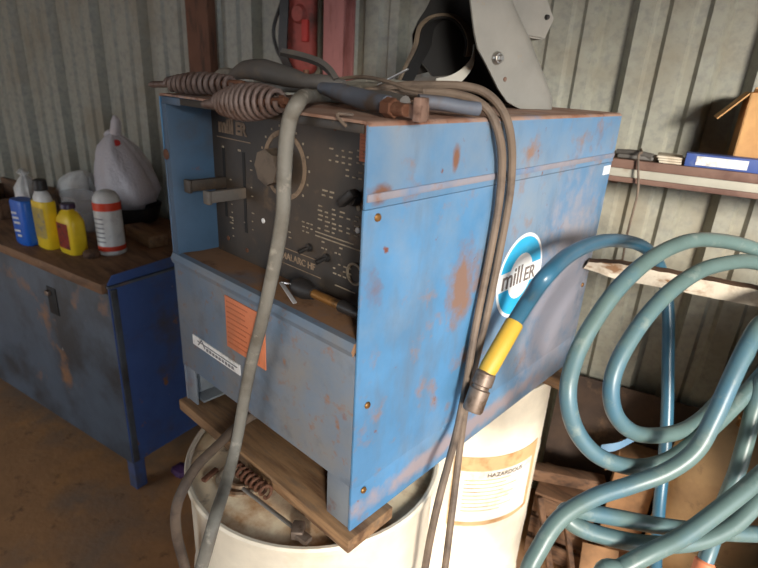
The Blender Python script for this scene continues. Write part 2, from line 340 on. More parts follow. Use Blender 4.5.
# label on the rear drum, wrapped on its side
def wrap(bm, c, r, a0, a1, z0, z1, th, n=24):
    g = []
    for i in range(n+1):
        a = a0+(a1-a0)*i/n; u = V((math.cos(a), math.sin(a), 0))
        g.append([bm.verts.new(V((c[0], c[1], 0))+u*rr+V((0,0,z))) for rr, z in ((r, z0), (r+th, z0), (r+th, z1), (r, z1))])
    for i in range(n):
        for k in range(4): bm.faces.new((g[i][k], g[i][(k+1)%4], g[i+1][(k+1)%4], g[i+1][k]))
    bm.faces.new(g[0]); bm.faces.new(g[-1][::-1]); bmesh.ops.recalc_face_normals(bm, faces=bm.faces); return bm
R2 = .278
LA0, LA1, LZ0, LZ1 = math.radians(-58), math.radians(5), .415, .675
lb = obj('label', wrap(B(), D2, R2, LA0, LA1, LZ0, LZ1, .0012), 'label_brown', d2, 'paper label with a brown border')
bm = B(); wrap(bm, D2, R2, LA0+.07, LA1-.09, LZ0+.018, LZ1-.05, .0020); obj('label_sheet', bm, 'label_paper', lb)
bm = B()
for i, z in enumerate([LZ1-.085-.0145*k for k in range(9)]):
    w = random.uniform(.55, .95); wrap(bm, D2, R2, LA0+.13, LA0+.13+(LA1-LA0-.3)*w, z, z+.0035, .0024, 10)
obj('label_lines', bm, 'label_brown', lb)
am = (LA0+LA1)/2+.05
bm = text_bm('HAZARDOUS', .021, frame((D2[0]+(R2+.0026)*math.cos(am), D2[1]+(R2+.0026)*math.sin(am), LZ1-.066), (-math.sin(am), math.cos(am), 0), (0,0,1)), .0006, .0002)
for v in bm.verts:                                            # bend the heading round the drum
    d = V((v.co.x-D2[0], v.co.y-D2[1])); tx = -math.sin(am)*d.x+math.cos(am)*d.y; a = am+tx/R2
    rr = R2+.0032+(.0008 if (d.x*math.cos(am)+d.y*math.sin(am)) > R2+.0026 else 0)
    v.co.x = D2[0]+rr*math.cos(a); v.co.y = D2[1]+rr*math.sin(a)
obj('label_heading', bm, 'ink', lb)

# things lying on the front drum
ZD = .8805
c0 = V((0.2972, -0.0348, 0.8805))
t = thing('bung_ring', 'pale steel ring of concentric steps on the front drum lid', 'ring', tuple(c0))
bm = B(); lathe(bm, [(.056,0), (.056,.005), (.049,.007), (.044,.003), (.038,.003), (.034,.008), (.027,.008), (.023,.003), (.001,.003)], c0, n=40); obj('ring_body', bm, 'ring_pale', t)
def coil_pts(p, q, r, n):
    p, q = V(p), V(q); ax = (q-p); L = ax.length; ax.normalize(); u = ax.cross(V((0,0,1))).normalized(); w = u.cross(ax)
    return [p+ax*(L*k/(n*16))+(u*math.cos(2*PI*k/16)+w*math.sin(2*PI*k/16))*r for k in range(n*16+1)]
a_, b_ = V((0.2760, -0.0441, 0.9100)), V((0.3948, -0.0381, 0.9100)); a_.z = b_.z = ZD+.026
tag(obj('coil_spring', tube(B(), coil_pts(a_, b_, .0115, 8), .0034, 8, 0), 'rust'), 'dark rusty coil spring lying on the front drum lid against the board', 'spring')
a_, b_ = V((0.3406, -0.0628, 0.9050)), V((0.5005, -0.0476, 0.8890)); a_.z = ZD+.018; b_.z = ZD+.012
t = thing('hammer', 'thin steel rod with a heavy grey head lying across the front drum lid', 'hammer', (b_.x, b_.y, ZD))
bm = B(); tube(bm, [a_, (a_+b_)/2, b_], .0042, 10, 2); obj('rod', bm, 'steel', t)
dr = (b_-a_).normalized(); cr = dr.cross(V((0,0,1))).normalized()
bm = B(); bar(bm, b_-dr*.012-cr*.014, b_+dr*.006+cr*.012, .024, .022, .004); bar(bm, b_+dr*.0+cr*.004, b_+dr*.030+cr*.004, .020, .012, .003); obj('head', bm, 'fitting', t)
bm = B(); p_ = V((0.2537, -0.1031, 0.8890)); q_ = V((0.2416, -0.0628, 0.8890)); p_.z = q_.z = ZD+.006; bar(bm, p_, q_, .012, .008, .002); tag(obj('steel_bit', bm, 'rust'), 'short dark steel bar on the front drum lid behind the hanging cable', 'bar')

# boards between drums and machine
bm = B(); box(bm, (-.008,-.016,.8895), (.600,.105,.9195), .003); tag(obj('support_board', bm, 'wood'), 'thick worn board under the front skids on top of the front drum', 'board', 'boards under the machine')
bm = B(); box(bm, (-.02,.80,.8895), (.628,.895,.9195), .003); tag(obj('support_board', bm, 'wood'), 'board under the rear of the machine, its end showing above the labelled drum', 'board', 'boards under the machine')

# ------------------------------------------------------------------ welding machine
W, D, H0, H1 = .588, .925, .92, 1.64
ZB, ZL, ZS = 1.018, 1.302, 1.520                                 # base rail top, ledge, cover seam
wm = thing('welding_machine', 'blue box shaped welding machine with black control panel standing on boards and drums', 'welder', (W/2, D/2, H0))
# cover: top sheet and the upper band of the side, one bent sheet
def bent(bm, x0, x1, zlow_l, zlow_r, ztop, y0, y1, r, th):
    """inverted U sheet along y with rounded shoulders"""
    def path(off):
        p = [(x0+off, zlow_l)]
        for k in range(7):
            a = PI-(PI/2)*k/6; p.append((x0+r+(r-off)*math.cos(a), ztop-r+(r-off)*math.sin(a)))
        for k in range(7):
            a = PI/2-(PI/2)*k/6; p.append((x1-r+(r-off)*math.cos(a), ztop-r+(r-off)*math.sin(a)))
        p.append((x1-off, zlow_r)); return p
    o, i = path(0), path(th); poly = o+i[::-1]
    n = len(o)
    A = [[bm.verts.new((x, y, z)) for x, z in poly] for y in (y0, y1)]; m = len(poly)
    for k in range(m): bm.faces.new((A[0][k], A[0][(k+1)%m], A[1][(k+1)%m], A[1][k]))
    for Y in A:
        for k in range(n-1): bm.faces.new((Y[k], Y[k+1], Y[m-2-k], Y[m-1-k]))
    bmesh.ops.recalc_face_normals(bm, faces=bm.faces); return bm
bm = bent(B(), 0, W, ZS, ZS, H1, 0, D, .009, .004)
for f in bm.faces:
    c = f.calc_center_median(); f.material_index = 1 if (c.z > H1-.006) else 0
cover = obj('top_cover', bm, ['side_blue', 'top_dust'], wm)
bm = B(); box(bm, (W-.001,0.002,ZS+.010), (W+.003,D-.002,ZS+.022), .0018); obj('bead', bm, 'bead', cover)
bm = B(); box(bm, (.085,-.0005,H1-.017), (W-.010,.004,H1-.005), .001); obj('front_lip', bm, 'panel_black', cover); obj('front_lip', box(B(), (.012,-.0005,H1-.019), (.0845,.004,H1-.005), .001), 'inner_blue', cover)
# side panels
bm = B(); box(bm, (W-.006,0,ZB-.002), (W-.001,D,ZS-.0015), .001); sp = obj('side_panel', bm, 'side_blue', wm)
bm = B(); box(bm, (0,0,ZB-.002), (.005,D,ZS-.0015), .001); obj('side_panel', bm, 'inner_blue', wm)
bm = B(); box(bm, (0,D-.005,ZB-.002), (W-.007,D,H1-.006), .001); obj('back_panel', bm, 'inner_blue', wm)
# front flanges: inward returns of the side panels
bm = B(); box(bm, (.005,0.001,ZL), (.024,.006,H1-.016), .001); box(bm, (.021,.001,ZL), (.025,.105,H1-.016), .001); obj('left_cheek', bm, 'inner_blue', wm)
# base rails and skids
bm = B(); box(bm, (W-.008,.001,H0+.001), (W-.002,D-.001,ZB-.001), .001); box(bm, (W-.07,.02,H0), (W-.008,D-.02,H0+.006), .001); rb = obj('base_rail', bm, 'side_blue', wm)
bm = B(); box(bm, (.002,.001,H0+.001), (.008,D-.001,ZB), .001); box(bm, (.008,.02,H0), (.05,D-.02,H0+.006), .001); obj('base_rail', bm, 'skid', wm)
bm = B(); box(bm, (.008,.003,H0+.002), (.050,.008,ZB+.003), .001); obj('skid_end', bm, 'skid', wm)
bm = B(); box(bm, (W-.068,.003,H0+.002), (W-.008,.008,ZB+.003), .001); obj('skid_end', bm, 'skid', wm)
bm = B(); box(bm, (.009,.02,ZB-.004), (W-.009,D-.02,ZB), .0); obj('bottom_plate', bm, 'rust', wm)
# lower front box with sloping lip
bm = B(); box(bm, (.002,0,ZB+.002), (W-.007,.006,ZL-.02), .0015); fp = obj('front_panel', bm, 'front_blue', wm)
bm = B()
lp = [(-.004,ZL-.021), (-.008,ZL-.010), (-.002,ZL+.002), (.010,ZL+.004), (.112,ZL-.004), (.112,ZL-.012), (.006,ZL-.010)]
A = [[bm.verts.new((x, y, z)) for y, z in lp] for x in (.003, W-.008)]
for k in range(len(lp)): bm.faces.new((A[0][k], A[0][(k+1)%len(lp)], A[1][(k+1)%len(lp)], A[1][k]))
bm.faces.new(A[0]); bm.faces.new(A[1][::-1]); bmesh.ops.recalc_face_normals(bm, faces=bm.faces)
for f in bm.faces: f.material_index = 1 if f.calc_center_median().y < .008 else 0
obj('ledge', bm, ['ledge', 'front_blue'], wm)
# labels on the lower front
bm = B(); box(bm, (.209,-.0022,1.152), (.343,.0002,1.268), .0004); ol = obj('warning_label', bm, 'orange', wm, 'orange warning label')
bm = B()
for k in range(9):
    z = 1.258-.0115*k; box(bm, (.215,-.003,z-.0022), (.215+.088*random.uniform(.7,1),-.0020,z))
box(bm, (.322,-.003,1.158), (.325,-.002,1.262))
obj('label_print', bm, 'orange_dark', ol)
bm = B(); prism(bm, [(.063,1.1235), (.252,1.1235), (.252,1.099), (.063,1.099)], frame((0,.0002,0), (1,0,0), (0,0,1)), .0022); ws = obj('name_sticker', bm, 'white_sticker', wm, 'long white sticker')
bm = B(); box(bm, (.085,-.0032,1.1135), (.243,-.0018,1.1155)); bar(bm, (.088,-.0025,1.106), (.103,-.0025,1.1225), .0012, .003, 0); bar(bm, (.103,-.0025,1.1225), (.116,-.0025,1.106), .0012, .003, 0)
for k in range(9): box(bm, (.122+.0125*k,-.0032,1.1035), (.130+.0125*k,-.0018,1.1095))
obj('sticker_print', bm, 'grey_ink', ws)
# side screws
sc0 = None
for (y, z) in ((.028,1.505), (.028,1.182), (.03,1.00), (D-.03,1.18)):
    bm = B(); lathe(bm, [(.0065,0), (.0065,.0015), (.005,.0035), (.001,.0042)], (W-.001,y,z), (1,0,0), 14); obj('screw', bm, 'brass', wm)
bm = B(); lathe(bm, [(.011,0), (.011,.0012), (.004,.0016)], (.010,.0005,1.52), (0,-1,0), 14); obj('screw', bm, 'rust', wm)
# round emblem on the side: centre .508, 1.30
EY, EZ, ER = .508, 1.300, .098
def disc(bm, r, x, y=EY, z=EZ, n=56, a0=0, a1=2*PI, r0=None):
    if r0 is None: poly = [(r*math.cos(2*PI*k/n), r*math.sin(2*PI*k/n)) for k in range(n)]
    else:
        poly = [(r*math.cos(a0+(a1-a0)*k/n), r*math.sin(a0+(a1-a0)*k/n)) for k in range(n+1)] + [(r0*math.cos(a1-(a1-a0)*k/n), r0*math.sin(a1-(a1-a0)*k/n)) for k in range(n+1)]
    prism(bm, poly, side(y, z, x), .0007); return bm
em = obj('emblem', disc(B(), ER, W-.001), 'emblem_white', wm, 'round cyan and white maker emblem')
bm = B()
def ring_seg(bm, sgn):
    ro, ri, hb = ER*.92, ER*.54, ER*.22
    ao = math.asin(hb/ro); ai = math.asin(hb/ri); n = 36
    po = [(ro*math.cos(ao+(PI-2*ao)*k/n), sgn*ro*math.sin(ao+(PI-2*ao)*k/n)) for k in range(n+1)]
    pi_ = [(ri*math.cos(PI-ai-(PI-2*ai)*k/n), sgn*ri*math.sin(PI-ai-(PI-2*ai)*k/n)) for k in range(n+1)]
    prism(bm, po+pi_, side(EY, EZ, W-.0003), .0007)
ring_seg(bm, 1); ring_seg(bm, -1); obj('emblem_arcs', bm, 'cyan', em)
bm = text_bm('mill', .062, side(EY-.036, EZ+.002, W+.0006), .0005, .0004); merge(bm, text_bm('ER', .047, side(EY+.041, EZ-.003, W+.0006), .0005, .0004)); obj('emblem_lettering', bm, 'emblem_ink', em)
bm = B(); box(bm, (W-.0012,D-.048,1.488), (W-.0002,D-.004,1.511)); obj('white_tag', bm, 'white_sticker', wm, 'small white sticker near the rear edge')

# control panel, recessed
YP = .100
bm = B(); box(bm, (.026,YP,ZL-.003), (W-.007,YP+.004,H1-.006), .0); cp = obj('control_panel', bm, 'panel_black', wm)
def pf(x, z, dy=.0): return front(x, z, YP-dy)
PXM = {}
bm = text_bm('mill', .040, pf(.081, 1.580, .0006), .0005, .0016); merge(bm, text_bm('ER', .034, pf(.136, 1.5788, .0006), .0005, .0016))
box(bm, (.045,YP-.001,1.5555), (.168,YP+.001,1.5575)); obj('maker_lettering', bm, 'panel_logo', cp)
bm = text_bm('DIALARC HF', .019, pf(.315, 1.348, .0006), .0005, .0003)
box(bm, (.240,YP-.001,1.364), (.385,YP+.001,1.3655)); box(bm, (.250,YP-.001,1.331), (.385,YP+.001,1.3325)); obj('model_lettering', bm, 'panel_logo', cp)
# small legends: short strokes in the places the photograph shows them
bm = B()
def strokes(x0, z0, cols, rows, dx, dz, w, h, skip=.15):
    for i in range(cols):
        for j in range(rows):
            if random.random() < skip: continue
            x = x0+i*dx+random.uniform(-.001,.001); z = z0-j*dz; ww = w*random.uniform(.5,1.1)
            box(bm, (x,YP-.0012,z), (x+ww,YP+.001,z+h))
strokes(.402,1.575,4,3,.016,.010,.009,.0026); strokes(.445,1.545,3,2,.015,.010,.010,.0026)
strokes(.375,1.470,6,6,.019,.0085,.012,.0026); strokes(.385,1.500,2,2,.02,.009,.013,.003)
strokes(.385,1.404,5,2,.012,.012,.007,.0026,.3); strokes(.330,1.43,3,3,.012,.009,.008,.0022)
strokes(.418,1.372,4,3,.014,.010,.009,.0024,.2); strokes(.470,1.58,2,3,.013,.010,.007,.0026)
strokes(.260,1.40,3,2,.014,.011,.008,.0024); strokes(.062,1.535,2,1,.06,.01,.010,.004,0); strokes(.088,1.47,1,8,.05,.018,.007,.0022,.1); strokes(.165,1.52,1,9,.05,.018,.007,.0022,.1)
strokes(.080,1.385,2,2,.055,.012,.012,.003)
box(bm, (.368,YP-.0012,1.412), (.490,YP+.001,1.4142)); box(bm, (.368,YP-.0012,1.4195), (.470,YP+.001,1.4215)); box(bm, (.425,YP-.0012,1.330), (.478,YP+.001,1.332))
obj('panel_legends', bm, 'panel_mark', cp)
# slots with slide levers
for (x, z0, z1, lz, name) in ((.068,1.385,1.535,1.462,'a'), (.142,1.365,1.535,1.452,'b')):
    bm = B(); box(bm, (x-.0045,YP-.0012,z0), (x+.0045,YP+.002,z1)); sl = obj('slide_slot', bm, 'hood_in', cp)
    bm = B(); box(bm, (x-.006,YP-.085,lz-.012), (x+.006,YP,lz+.012), .003); box(bm, (x-.011,YP-.092,lz-.014), (x+.011,YP-.083,lz+.014), .003); obj('slide_lever', bm, 'panel_black' if name == 'a' else 'insulator', cp)
# current dial: ring scale, ticks, knob
kx, kz = .276, 1.528
bm = B(); n = 48; 
t_ = B(); lathe(t_, [(.056,0), (.056,.002), (.065,.002), (.065,0)], (kx,YP+.0005,kz), (0,-1,0), 48, False); merge(bm, t_); obj('dial_ring', bm, 'panel_logo', cp)
bm = B()
for k in range(14):
    a = math.radians(-130+k*260/13)+PI/2; c_ = V((kx+.073*math.cos(a), YP, kz+.073*math.sin(a)))
    box(bm, (c_.x-.002,YP-.0012,c_.z-.002), (c_.x+.002,YP+.001,c_.z+.002))
obj('dial_marks', bm, 'panel_mark', cp)
bm = B(); lathe(bm, [(.026,0), (.024,.012), (.022,.020)], (kx,YP,kz), (0,-1,0), 24); kn = obj('current_knob', bm, 'black', cp)
bm = B(); t_ = B()
pr8 = [(.034*(1 if k%2 == 0 else .90)*math.cos(2*PI*k/16), .034*(1 if k%2 == 0 else .90)*math.sin(2*PI*k/16)) for k in range(16)]
prism(bm, pr8, pf(kx, kz, .018), .026); obj('knob_face', bm, 'knob_grey', kn)
# range switch handle, toggles, jewel, receptacle
bm = B(); lathe(bm, [(.015,0), (.013,.012), (.012,.014)], (.468,YP,1.503), (0,-1,0), 20); bar(bm, (.452,YP-.018,1.491), (.484,YP-.018,1.517), .014, .016, .003, (0,-1,0)); obj('selector_knob', bm, 'black', cp)
for x, z in ((.352,1.385), (.402,1.378)):
    bm = B(); cyl(bm, (x,YP,z), (x,YP-.006,z), .008, None, 14); cyl(bm, (x,YP-.004,z), (x-.004,YP-.024,z-.006), .0035, .0045, 10); obj('toggle_switch', bm, 'black', cp)
for x, z, m_ in ((.478,1.448,'white_sticker'), (.205,1.405,'white_sticker'), (.305,1.612,'rust'), (.415,1.612,'rust'), (.07,1.335,'rust'), (.142,1.325,'rust'), (.478,1.487,'panel_mark')):
    bm = B(); lathe(bm, [(.0055,0), (.0052,.002), (.001,.0032)], (x,YP+.0004,z), (0,-1,0), 12); obj('stud', bm, m_, cp)
bm = B(); t_ = B(); lathe(t_, [(.019,0), (.021,.004), (.017,.005), (.016,.001)], (.477,YP,1.368), (0,-1,0), 28, False); merge(bm, t_); obj('receptacle', bm, 'panel_mark', cp)
bm = B(); box(bm, (.475,YP-.0012,1.565), (.4955,YP+.001,1.635)); og = obj('caution_label', bm, 'orange', cp, 'orange caution strip')
bm = B()
for k in range(11): box(bm, (.478,YP-.002,1.570+.0058*k), (.492,YP-.0010,1.5715+.0058*k))
obj('label_print', bm, 'orange_dark', og)

# torch handle lying on the ledge
zt = ZL+.02
t = thing('torch_handle', 'black torch handle with brass tube lying on the dusty ledge', 'torch', (.37,.06,ZL))
q0, q1, q2, q3 = V((0.3571, 0.0550, 1.3290)), V((0.4173, 0.0550, 1.3298)), V((0.4909, 0.0550, 1.3289)), V((0.5275, 0.0550, 1.3303))
for q in (q0, q1, q2, q3): q.z = ZL+.021
bm = B(); tube(bm, [q0, q0.lerp(q1,.4), q1], [.010,.019,.019,.012], 14, 8); obj('grip', bm, 'black', t)
bm = B(); cyl(bm, q1-(q1-q0)*.05, q2, .0085, .0085, 14); obj('tube', bm, 'brass', t, 'brass tube')
bm = B(); cyl(bm, q2-(q2-q1)*.06, q3+(q3-q2)*.3, .011, .010, 14, .002); obj('nozzle', bm, 'black', t)
bm = B(); l0, l1 = V((0.3467, 0.0350, 1.3247)), V((0.4066, 0.0200, 1.3163))
l0.z = ZL+.026; l1.z = ZL+.008
bar(bm, l0, l1, .008, .003, .001); bar(bm, l0, q0, .006, .003, .001); obj('lever', bm, 'bright_steel', t, 'bright steel lever')

# ------------------------------------------------------------------ things on top of the machine
ZT = H1
def hammer(name, label, tip, end, rmax, shank_end, head, group='chipping hammers on top of the machine'):
    t = thing(name, label, 'hammer', (end[0], end[1], ZT), group)
    tip, end = V(tip), V(end); ax = (end-tip); L = ax.length; ax.normalize(); u = ax.cross(V((0,0,1))).normalized(); w = u.cross(ax)
    cone = .22; st = tip+ax*(L*cone); n = 12; pts = []
    for k in range(n*18+1):
        f = k/(n*18); a = 2*PI*n*f; r = rmax*(.40+.60*math.sin(PI*min(1, max(0, .06+f*.9)))**.9)
        pts.append(st+ax*(L*(1-cone)*f)+(u*math.cos(a)+w*math.sin(a))*r)
    bm = B(); tube(bm, pts, L*.0215, 8, 0); obj('spring_grip', bm, 'spring', t)
    bm = B(); t2 = B(); lathe(t2, [(.004,-.004), (.0065,.004), (rmax*.36,L*cone*.9), (rmax*.40,L*cone*1.15), (.004,L*cone*1.2)], tip, ax, 16); merge(bm, t2); obj('end_cone', bm, 'spring', t)
    bm = B(); tube(bm, [st+ax*.01, end, end+(V(shank_end)-end)*.5, shank_end], .0055, 8, 4); obj('shank', bm, 'rust', t)
    bm = B(); h0, h1 = V(head[0]), V(head[1]); cyl(bm, h0, h0.lerp(h1,.55), .010, .009, 12, .001); bar(bm, h0.lerp(h1,.5), h1, .018, .006, .001); obj('head', bm, 'rust', t)
    return t
hammer('chipping_hammer', 'rusty chipping hammer with coiled spring grip at the front edge of the top', (0.2592, -0.0500, 1.6378), (0.4306, -0.0240, 1.6547), .0255, (0.4347, -0.0180, 1.6550), ((0.4253, -0.0200, 1.6530), (0.4355, -0.0140, 1.6554)))
hammer('chipping_hammer', 'chipping hammer with spring grip behind, pointing off the left front corner', (-0.0199, -0.0040, 1.6543), (0.1735, 0.0640, 1.6687), .0175, (0.1689, 0.1300, 1.6609), ((0.1699, 0.1150, 1.6552), (0.1935, 0.1550, 1.6591)))

# electrode holder
t = thing('electrode_holder', 'grey electrode holder with raised squeeze lever lying on top of the machine', 'electrode holder', (0.1678, 0.2000, 1.6544))
bm = B(); tube(bm, [(-0.1060, 0.2400, 1.6748), (-0.0168, 0.2200, 1.6908), (0.0831, 0.2000, 1.6916), (0.1743, 0.1900, 1.6833), (0.2546, 0.1800, 1.6775)], [.011,.020,.024,.020,.013], 16, 8); obj('handle', bm, 'insulator', t)
bm = B(); tube(bm, [(0.2427, 0.1800, 1.6788), (0.3004, 0.1800, 1.6789), (0.3387, 0.1900, 1.6760)], [.013,.014,.010], 14, 6); obj('jaw', bm, 'insulator', t)
bm = B(); ribbon(bm, [(0.1393, 0.2000, 1.7298), (0.2000, 0.2000, 1.7236), (0.2599, 0.1950, 1.7140), (0.2970, 0.1900, 1.7009), (0.3276, 0.1800, 1.6846)], (.75,-.6,.3), .022, .010); obj('squeeze_lever', bm, 'insulator', t)
bm = B(); cyl(bm, (0.2365, 0.1850, 1.6985), (0.2397, 0.1850, 1.6788), .006, .004, 10); obj('lever_spring', bm, 'rust', t)
bm = B(); tube(bm, [(-0.0809, 0.2350, 1.6802), (-0.1724, 0.2600, 1.6821), (-0.2277, 0.2700, 1.6658), (-0.1844, 0.2600, 1.6531), (-0.0615, 0.2600, 1.6550), (0.1021, 0.2800, 1.6600), (0.2416, 0.3000, 1.6703), (0.3586, 0.3100, 1.6714)], .0105, 12); obj('lead', bm, 'cable', t)

# ground clamp with copper jaw
t = thing('ground_clamp', 'dark ground clamp with copper jaw block at the right front edge of the top', 'clamp', (0.5437, 0.0800, 1.6435))
bm = B(); tube(bm, [(0.3291, 0.1450, 1.6702), (0.3873, 0.1300, 1.6668), (0.4602, 0.1150, 1.6604), (0.5440, 0.0850, 1.6576)], [.010,.015,.016,.013], 14, 6); obj('body', bm, 'cable_blue', t)
bm = B(); tube(bm, [(0.3655, 0.1650, 1.6643), (0.4325, 0.1500, 1.6643), (0.4984, 0.1350, 1.6631), (0.5469, 0.1200, 1.6613)], [.006,.010,.012,.010], 12, 6); obj('upper_arm', bm, 'insulator', t)
g0, g1 = V((0.5493, 0.0750, 1.6552)), V((0.5924, 0.0650, 1.6546))
bm = B(); cyl(bm, g0, g0+(g1-g0)*.55, .015, .014, 6, .002); cyl(bm, g0+(g1-g0)*.5, g1+(g1-g0)*.15, .010, .009, 12, .001); obj('bolt', bm, 'rust', t)
bm = B(); g2 = V((0.6204, 0.0700, 1.6568)); box(bm, (g2.x-.009,g2.y-.012,ZT+.001), (g2.x+.003,g2.y+.014,ZT+.033), .002, rz=.2); box(bm, (g1.x-.002,g1.y+.002,ZT+.004), (g2.x,g2.y+.018,ZT+.024), .003); obj('jaw_block', bm, 'copper', t, 'copper jaw block')

def cable(name, label, pts, r, m, cat='cable', n=12, group=None):
    bm = tube(B(), pts, r, n, 8); return tag(obj(name, bm, m), label, cat, group)
# the thick grey lead hanging over the front
cable('welding_lead', 'thick grey cable hanging from the top over the front of the control panel', [(0.3085, 0.2250, 1.6533), (0.2821, 0.1970, 1.6537), (0.3222, 0.1300, 1.6552), (0.3917, 0.0600, 1.6592), (0.4420, 0.0080, 1.6613), (0.4675, -0.0240, 1.6533), (0.4552, -0.0270, 1.6317), (0.4492, -0.0300, 1.5942), (0.4461, -0.0320, 1.5421), (0.4427, -0.0320, 1.4918), (0.4287, -0.0320, 1.4345), (0.4048, -0.0320, 1.3577), (0.3754, -0.0320, 1.2717), (0.3462, -0.0340, 1.1888), (0.3164, -0.0360, 1.0868), (0.3062, -0.0500, 0.9925), (0.3445, -0.1000, 0.9457), (0.4123, -0.1650, 0.9507), (0.4282, -0.2000, 0.8950), (0.3808, -0.2100, 0.7494), (0.2446, -0.2000, 0.4222), (.19,-.225,.20), (.17,-.25,.05), (.12,-.31,.0125), (.0,-.38,.0125), (-.15,-.36,.0125)], .0115, 'cable')
# the looped brown cable on the drum
cable('welding_lead', 'grey brown cable coming out from under the machine and down over the drum rim', [(.30,.30,.957), (.24,.16,.945), (0.2014, 0.0845, 0.9420), (0.2000, 0.0248, 0.9370), (0.2335, -0.0547, 0.9380), (0.2564, -0.1149, 0.9340), (0.2781, -0.1563, 0.9200), (0.2776, -0.1768, 0.8750), (0.2687, -0.1767, 0.8000), (0.2638, -0.1663, 0.7100), (0.2616, -0.1571, 0.5800), (.245,-.175,.25), (.22,-.19,.06), (.15,-.21,.0115), (0,-.24,.0115), (-.2,-.2,.0115)], .0105, 'cable_brown')
# pair of cords over the right side
cable('power_cord', 'brown cord draped over the right side of the machine, the one nearer the emblem', [(0.3472, 0.2400, 1.6659), (0.4054, 0.2700, 1.6804), (0.4600, 0.2900, 1.6855), (0.5164, 0.3100, 1.6873), (0.5539, 0.3250, 1.6797), (0.5850, 0.3330, 1.6570), (0.6040, 0.3406, 1.6232), (0.6040, 0.3675, 1.5656), (0.6020, 0.3816, 1.4890), (0.6000, 0.3772, 1.3786), (0.6000, 0.3645, 1.2627), (0.6020, 0.3404, 1.1561), (0.6000, 0.3292, 1.0621), (0.6020, 0.3231, 0.9625), (0.6220, 0.2902, 0.8853), (0.6450, 0.2521, 0.8152), (0.6650, 0.2192, 0.6976), (0.6600, 0.2225, 0.4837), (.675,.27,.30), (.685,.25,.06), (.73,.19,.0095), (.86,.10,.0095), (1.0,.08,.0095)], .0078, 'cable_brown', n=10, group='brown cords over the right side')
cable('power_cord', 'brown cord draped over the right side of the machine, the one nearer the front', [(0.3965, 0.2000, 1.6599), (0.4410, 0.2300, 1.6698), (0.4928, 0.2550, 1.6750), (0.5342, 0.2750, 1.6729), (0.5655, 0.2850, 1.6654), (0.5900, 0.2946, 1.6478), (0.6060, 0.3063, 1.6128), (0.6060, 0.3304, 1.5597), (0.6040, 0.3418, 1.4755), (0.6020, 0.3351, 1.3572), (0.6060, 0.3133, 1.2362), (0.6180, 0.2862, 1.1261), (0.6240, 0.2640, 1.0313), (0.6500, 0.2036, 0.9936), (0.6650, 0.1637, 0.9545), (0.6650, 0.1488, 0.8642), (0.6600, 0.1467, 0.7401), (0.6550, 0.1386, 0.5637), (.665,.19,.30), (.675,.17,.06), (.71,.10,.0095), (.82,.0,.0095), (.98,-.04,.0095)], .0078, 'cable_brown', n=10, group='brown cords over the right side')
cable('loose_cable', 'short blue grey cable lying on top near the welding hood', [(0.5396, 0.1600, 1.6631), (0.5606, 0.1900, 1.6617), (0.5827, 0.2200, 1.6572), (0.5990, 0.2450, 1.6553)], .011, 'cable_blue')
cable('loose_cable', 'dusty cable running along the top behind the ground clamp', [(-0.0080, 0.3700, 1.6603), (0.1197, 0.3700, 1.6628), (0.2329, 0.3700, 1.6650), (0.3439, 0.3750, 1.6618), (0.4433, 0.3800, 1.6570), (0.5059, 0.3850, 1.6542)], .009, 'cable_brown')
cable('loose_wire', 'thin dark wire in the tangle of cables on top', [(0.2562, 0.2300, 1.6827), (0.3395, 0.2300, 1.6919), (0.4216, 0.2100, 1.6883), (0.4794, 0.2000, 1.6798), (0.5184, 0.2000, 1.6773)], .0035, 'cable_brown', 'wire', 8)
cable('loose_wire', 'thin wire curling over the front lip by the clamp', [(0.5422, 0.0150, 1.6442), (0.5377, 0.0020, 1.6453), (0.5321, -0.0060, 1.6443), (0.5426, -0.0080, 1.6367), (0.5527, -0.0080, 1.6311)], .0022, 'cable_brown', 'wire', 8)
cable('loose_wire', 'grey wire lying along the back of the cable tangle', [(0.1683, 0.3400, 1.6733), (0.2560, 0.3600, 1.6864), (0.3377, 0.3800, 1.6831), (0.4010, 0.4000, 1.6792)], .005, 'cable', 'wire', 8)
bm = B(); bar(bm, (0.3494, 0.2700, 1.6792), (0.4052, 0.2900, 1.7107), .010, .0025, .0005); tag(obj('metal_strip', bm, 'bright_steel'), 'thin bright strip sticking up from the cables on top', 'strip')

# ------------------------------------------------------------------ welding hood
HO = V((.505, .80, ZT+.0012)); th = math.radians(70)
HF = V((math.cos(th), math.sin(th), 0)); HL = V((-math.sin(th), math.cos(th), 0))
hd = thing('welding_hood', 'scuffed grey welding hood with black inside resting on top of the machine', 'welding hood', tuple(HO+HL*.1-HF*.1))
def interp(tab, u):
    for (a, fa), (b, fb) in zip(tab, tab[1:]):
        if u <= b: k = (u-a)/(b-a); k = k*k*(3-2*k)*.35+k*.65; return fa+(fb-fa)*k
    return tab[-1][1]
RT = [(0,-.160), (.013,-.198), (.04,-.229), (.086,-.268), (.122,-.301), (.157,-.315), (.21,-.331), (.27,-.337), (.34,-.34)]
RF = [(0,-.180), (.05,-.262), (.102,-.322), (.132,-.345), (.17,-.335), (.23,-.293), (.29,-.285), (.34,-.30)]
FF = [(0,-.028), (.027,-.031), (.148,-.127), (.223,-.197), (.29,-.242), (.34,-.268)]
def lin(tab, u):
    for (a, fa), (b, fb) in zip(tab, tab[1:]):
        if u <= b: return fa+(fb-fa)*(u-a)/(b-a)
    return tab[-1][1]
def ffront(u): return lin(FF, u)
HW = .215
def hp(f, l, u): return HO+HF*f+HL*l+V((0,0,u))
US = [0, .006, .014, .025, .04, .06, .09, .12, .15, .18, .21, .24, .27, .30, .325, .34]
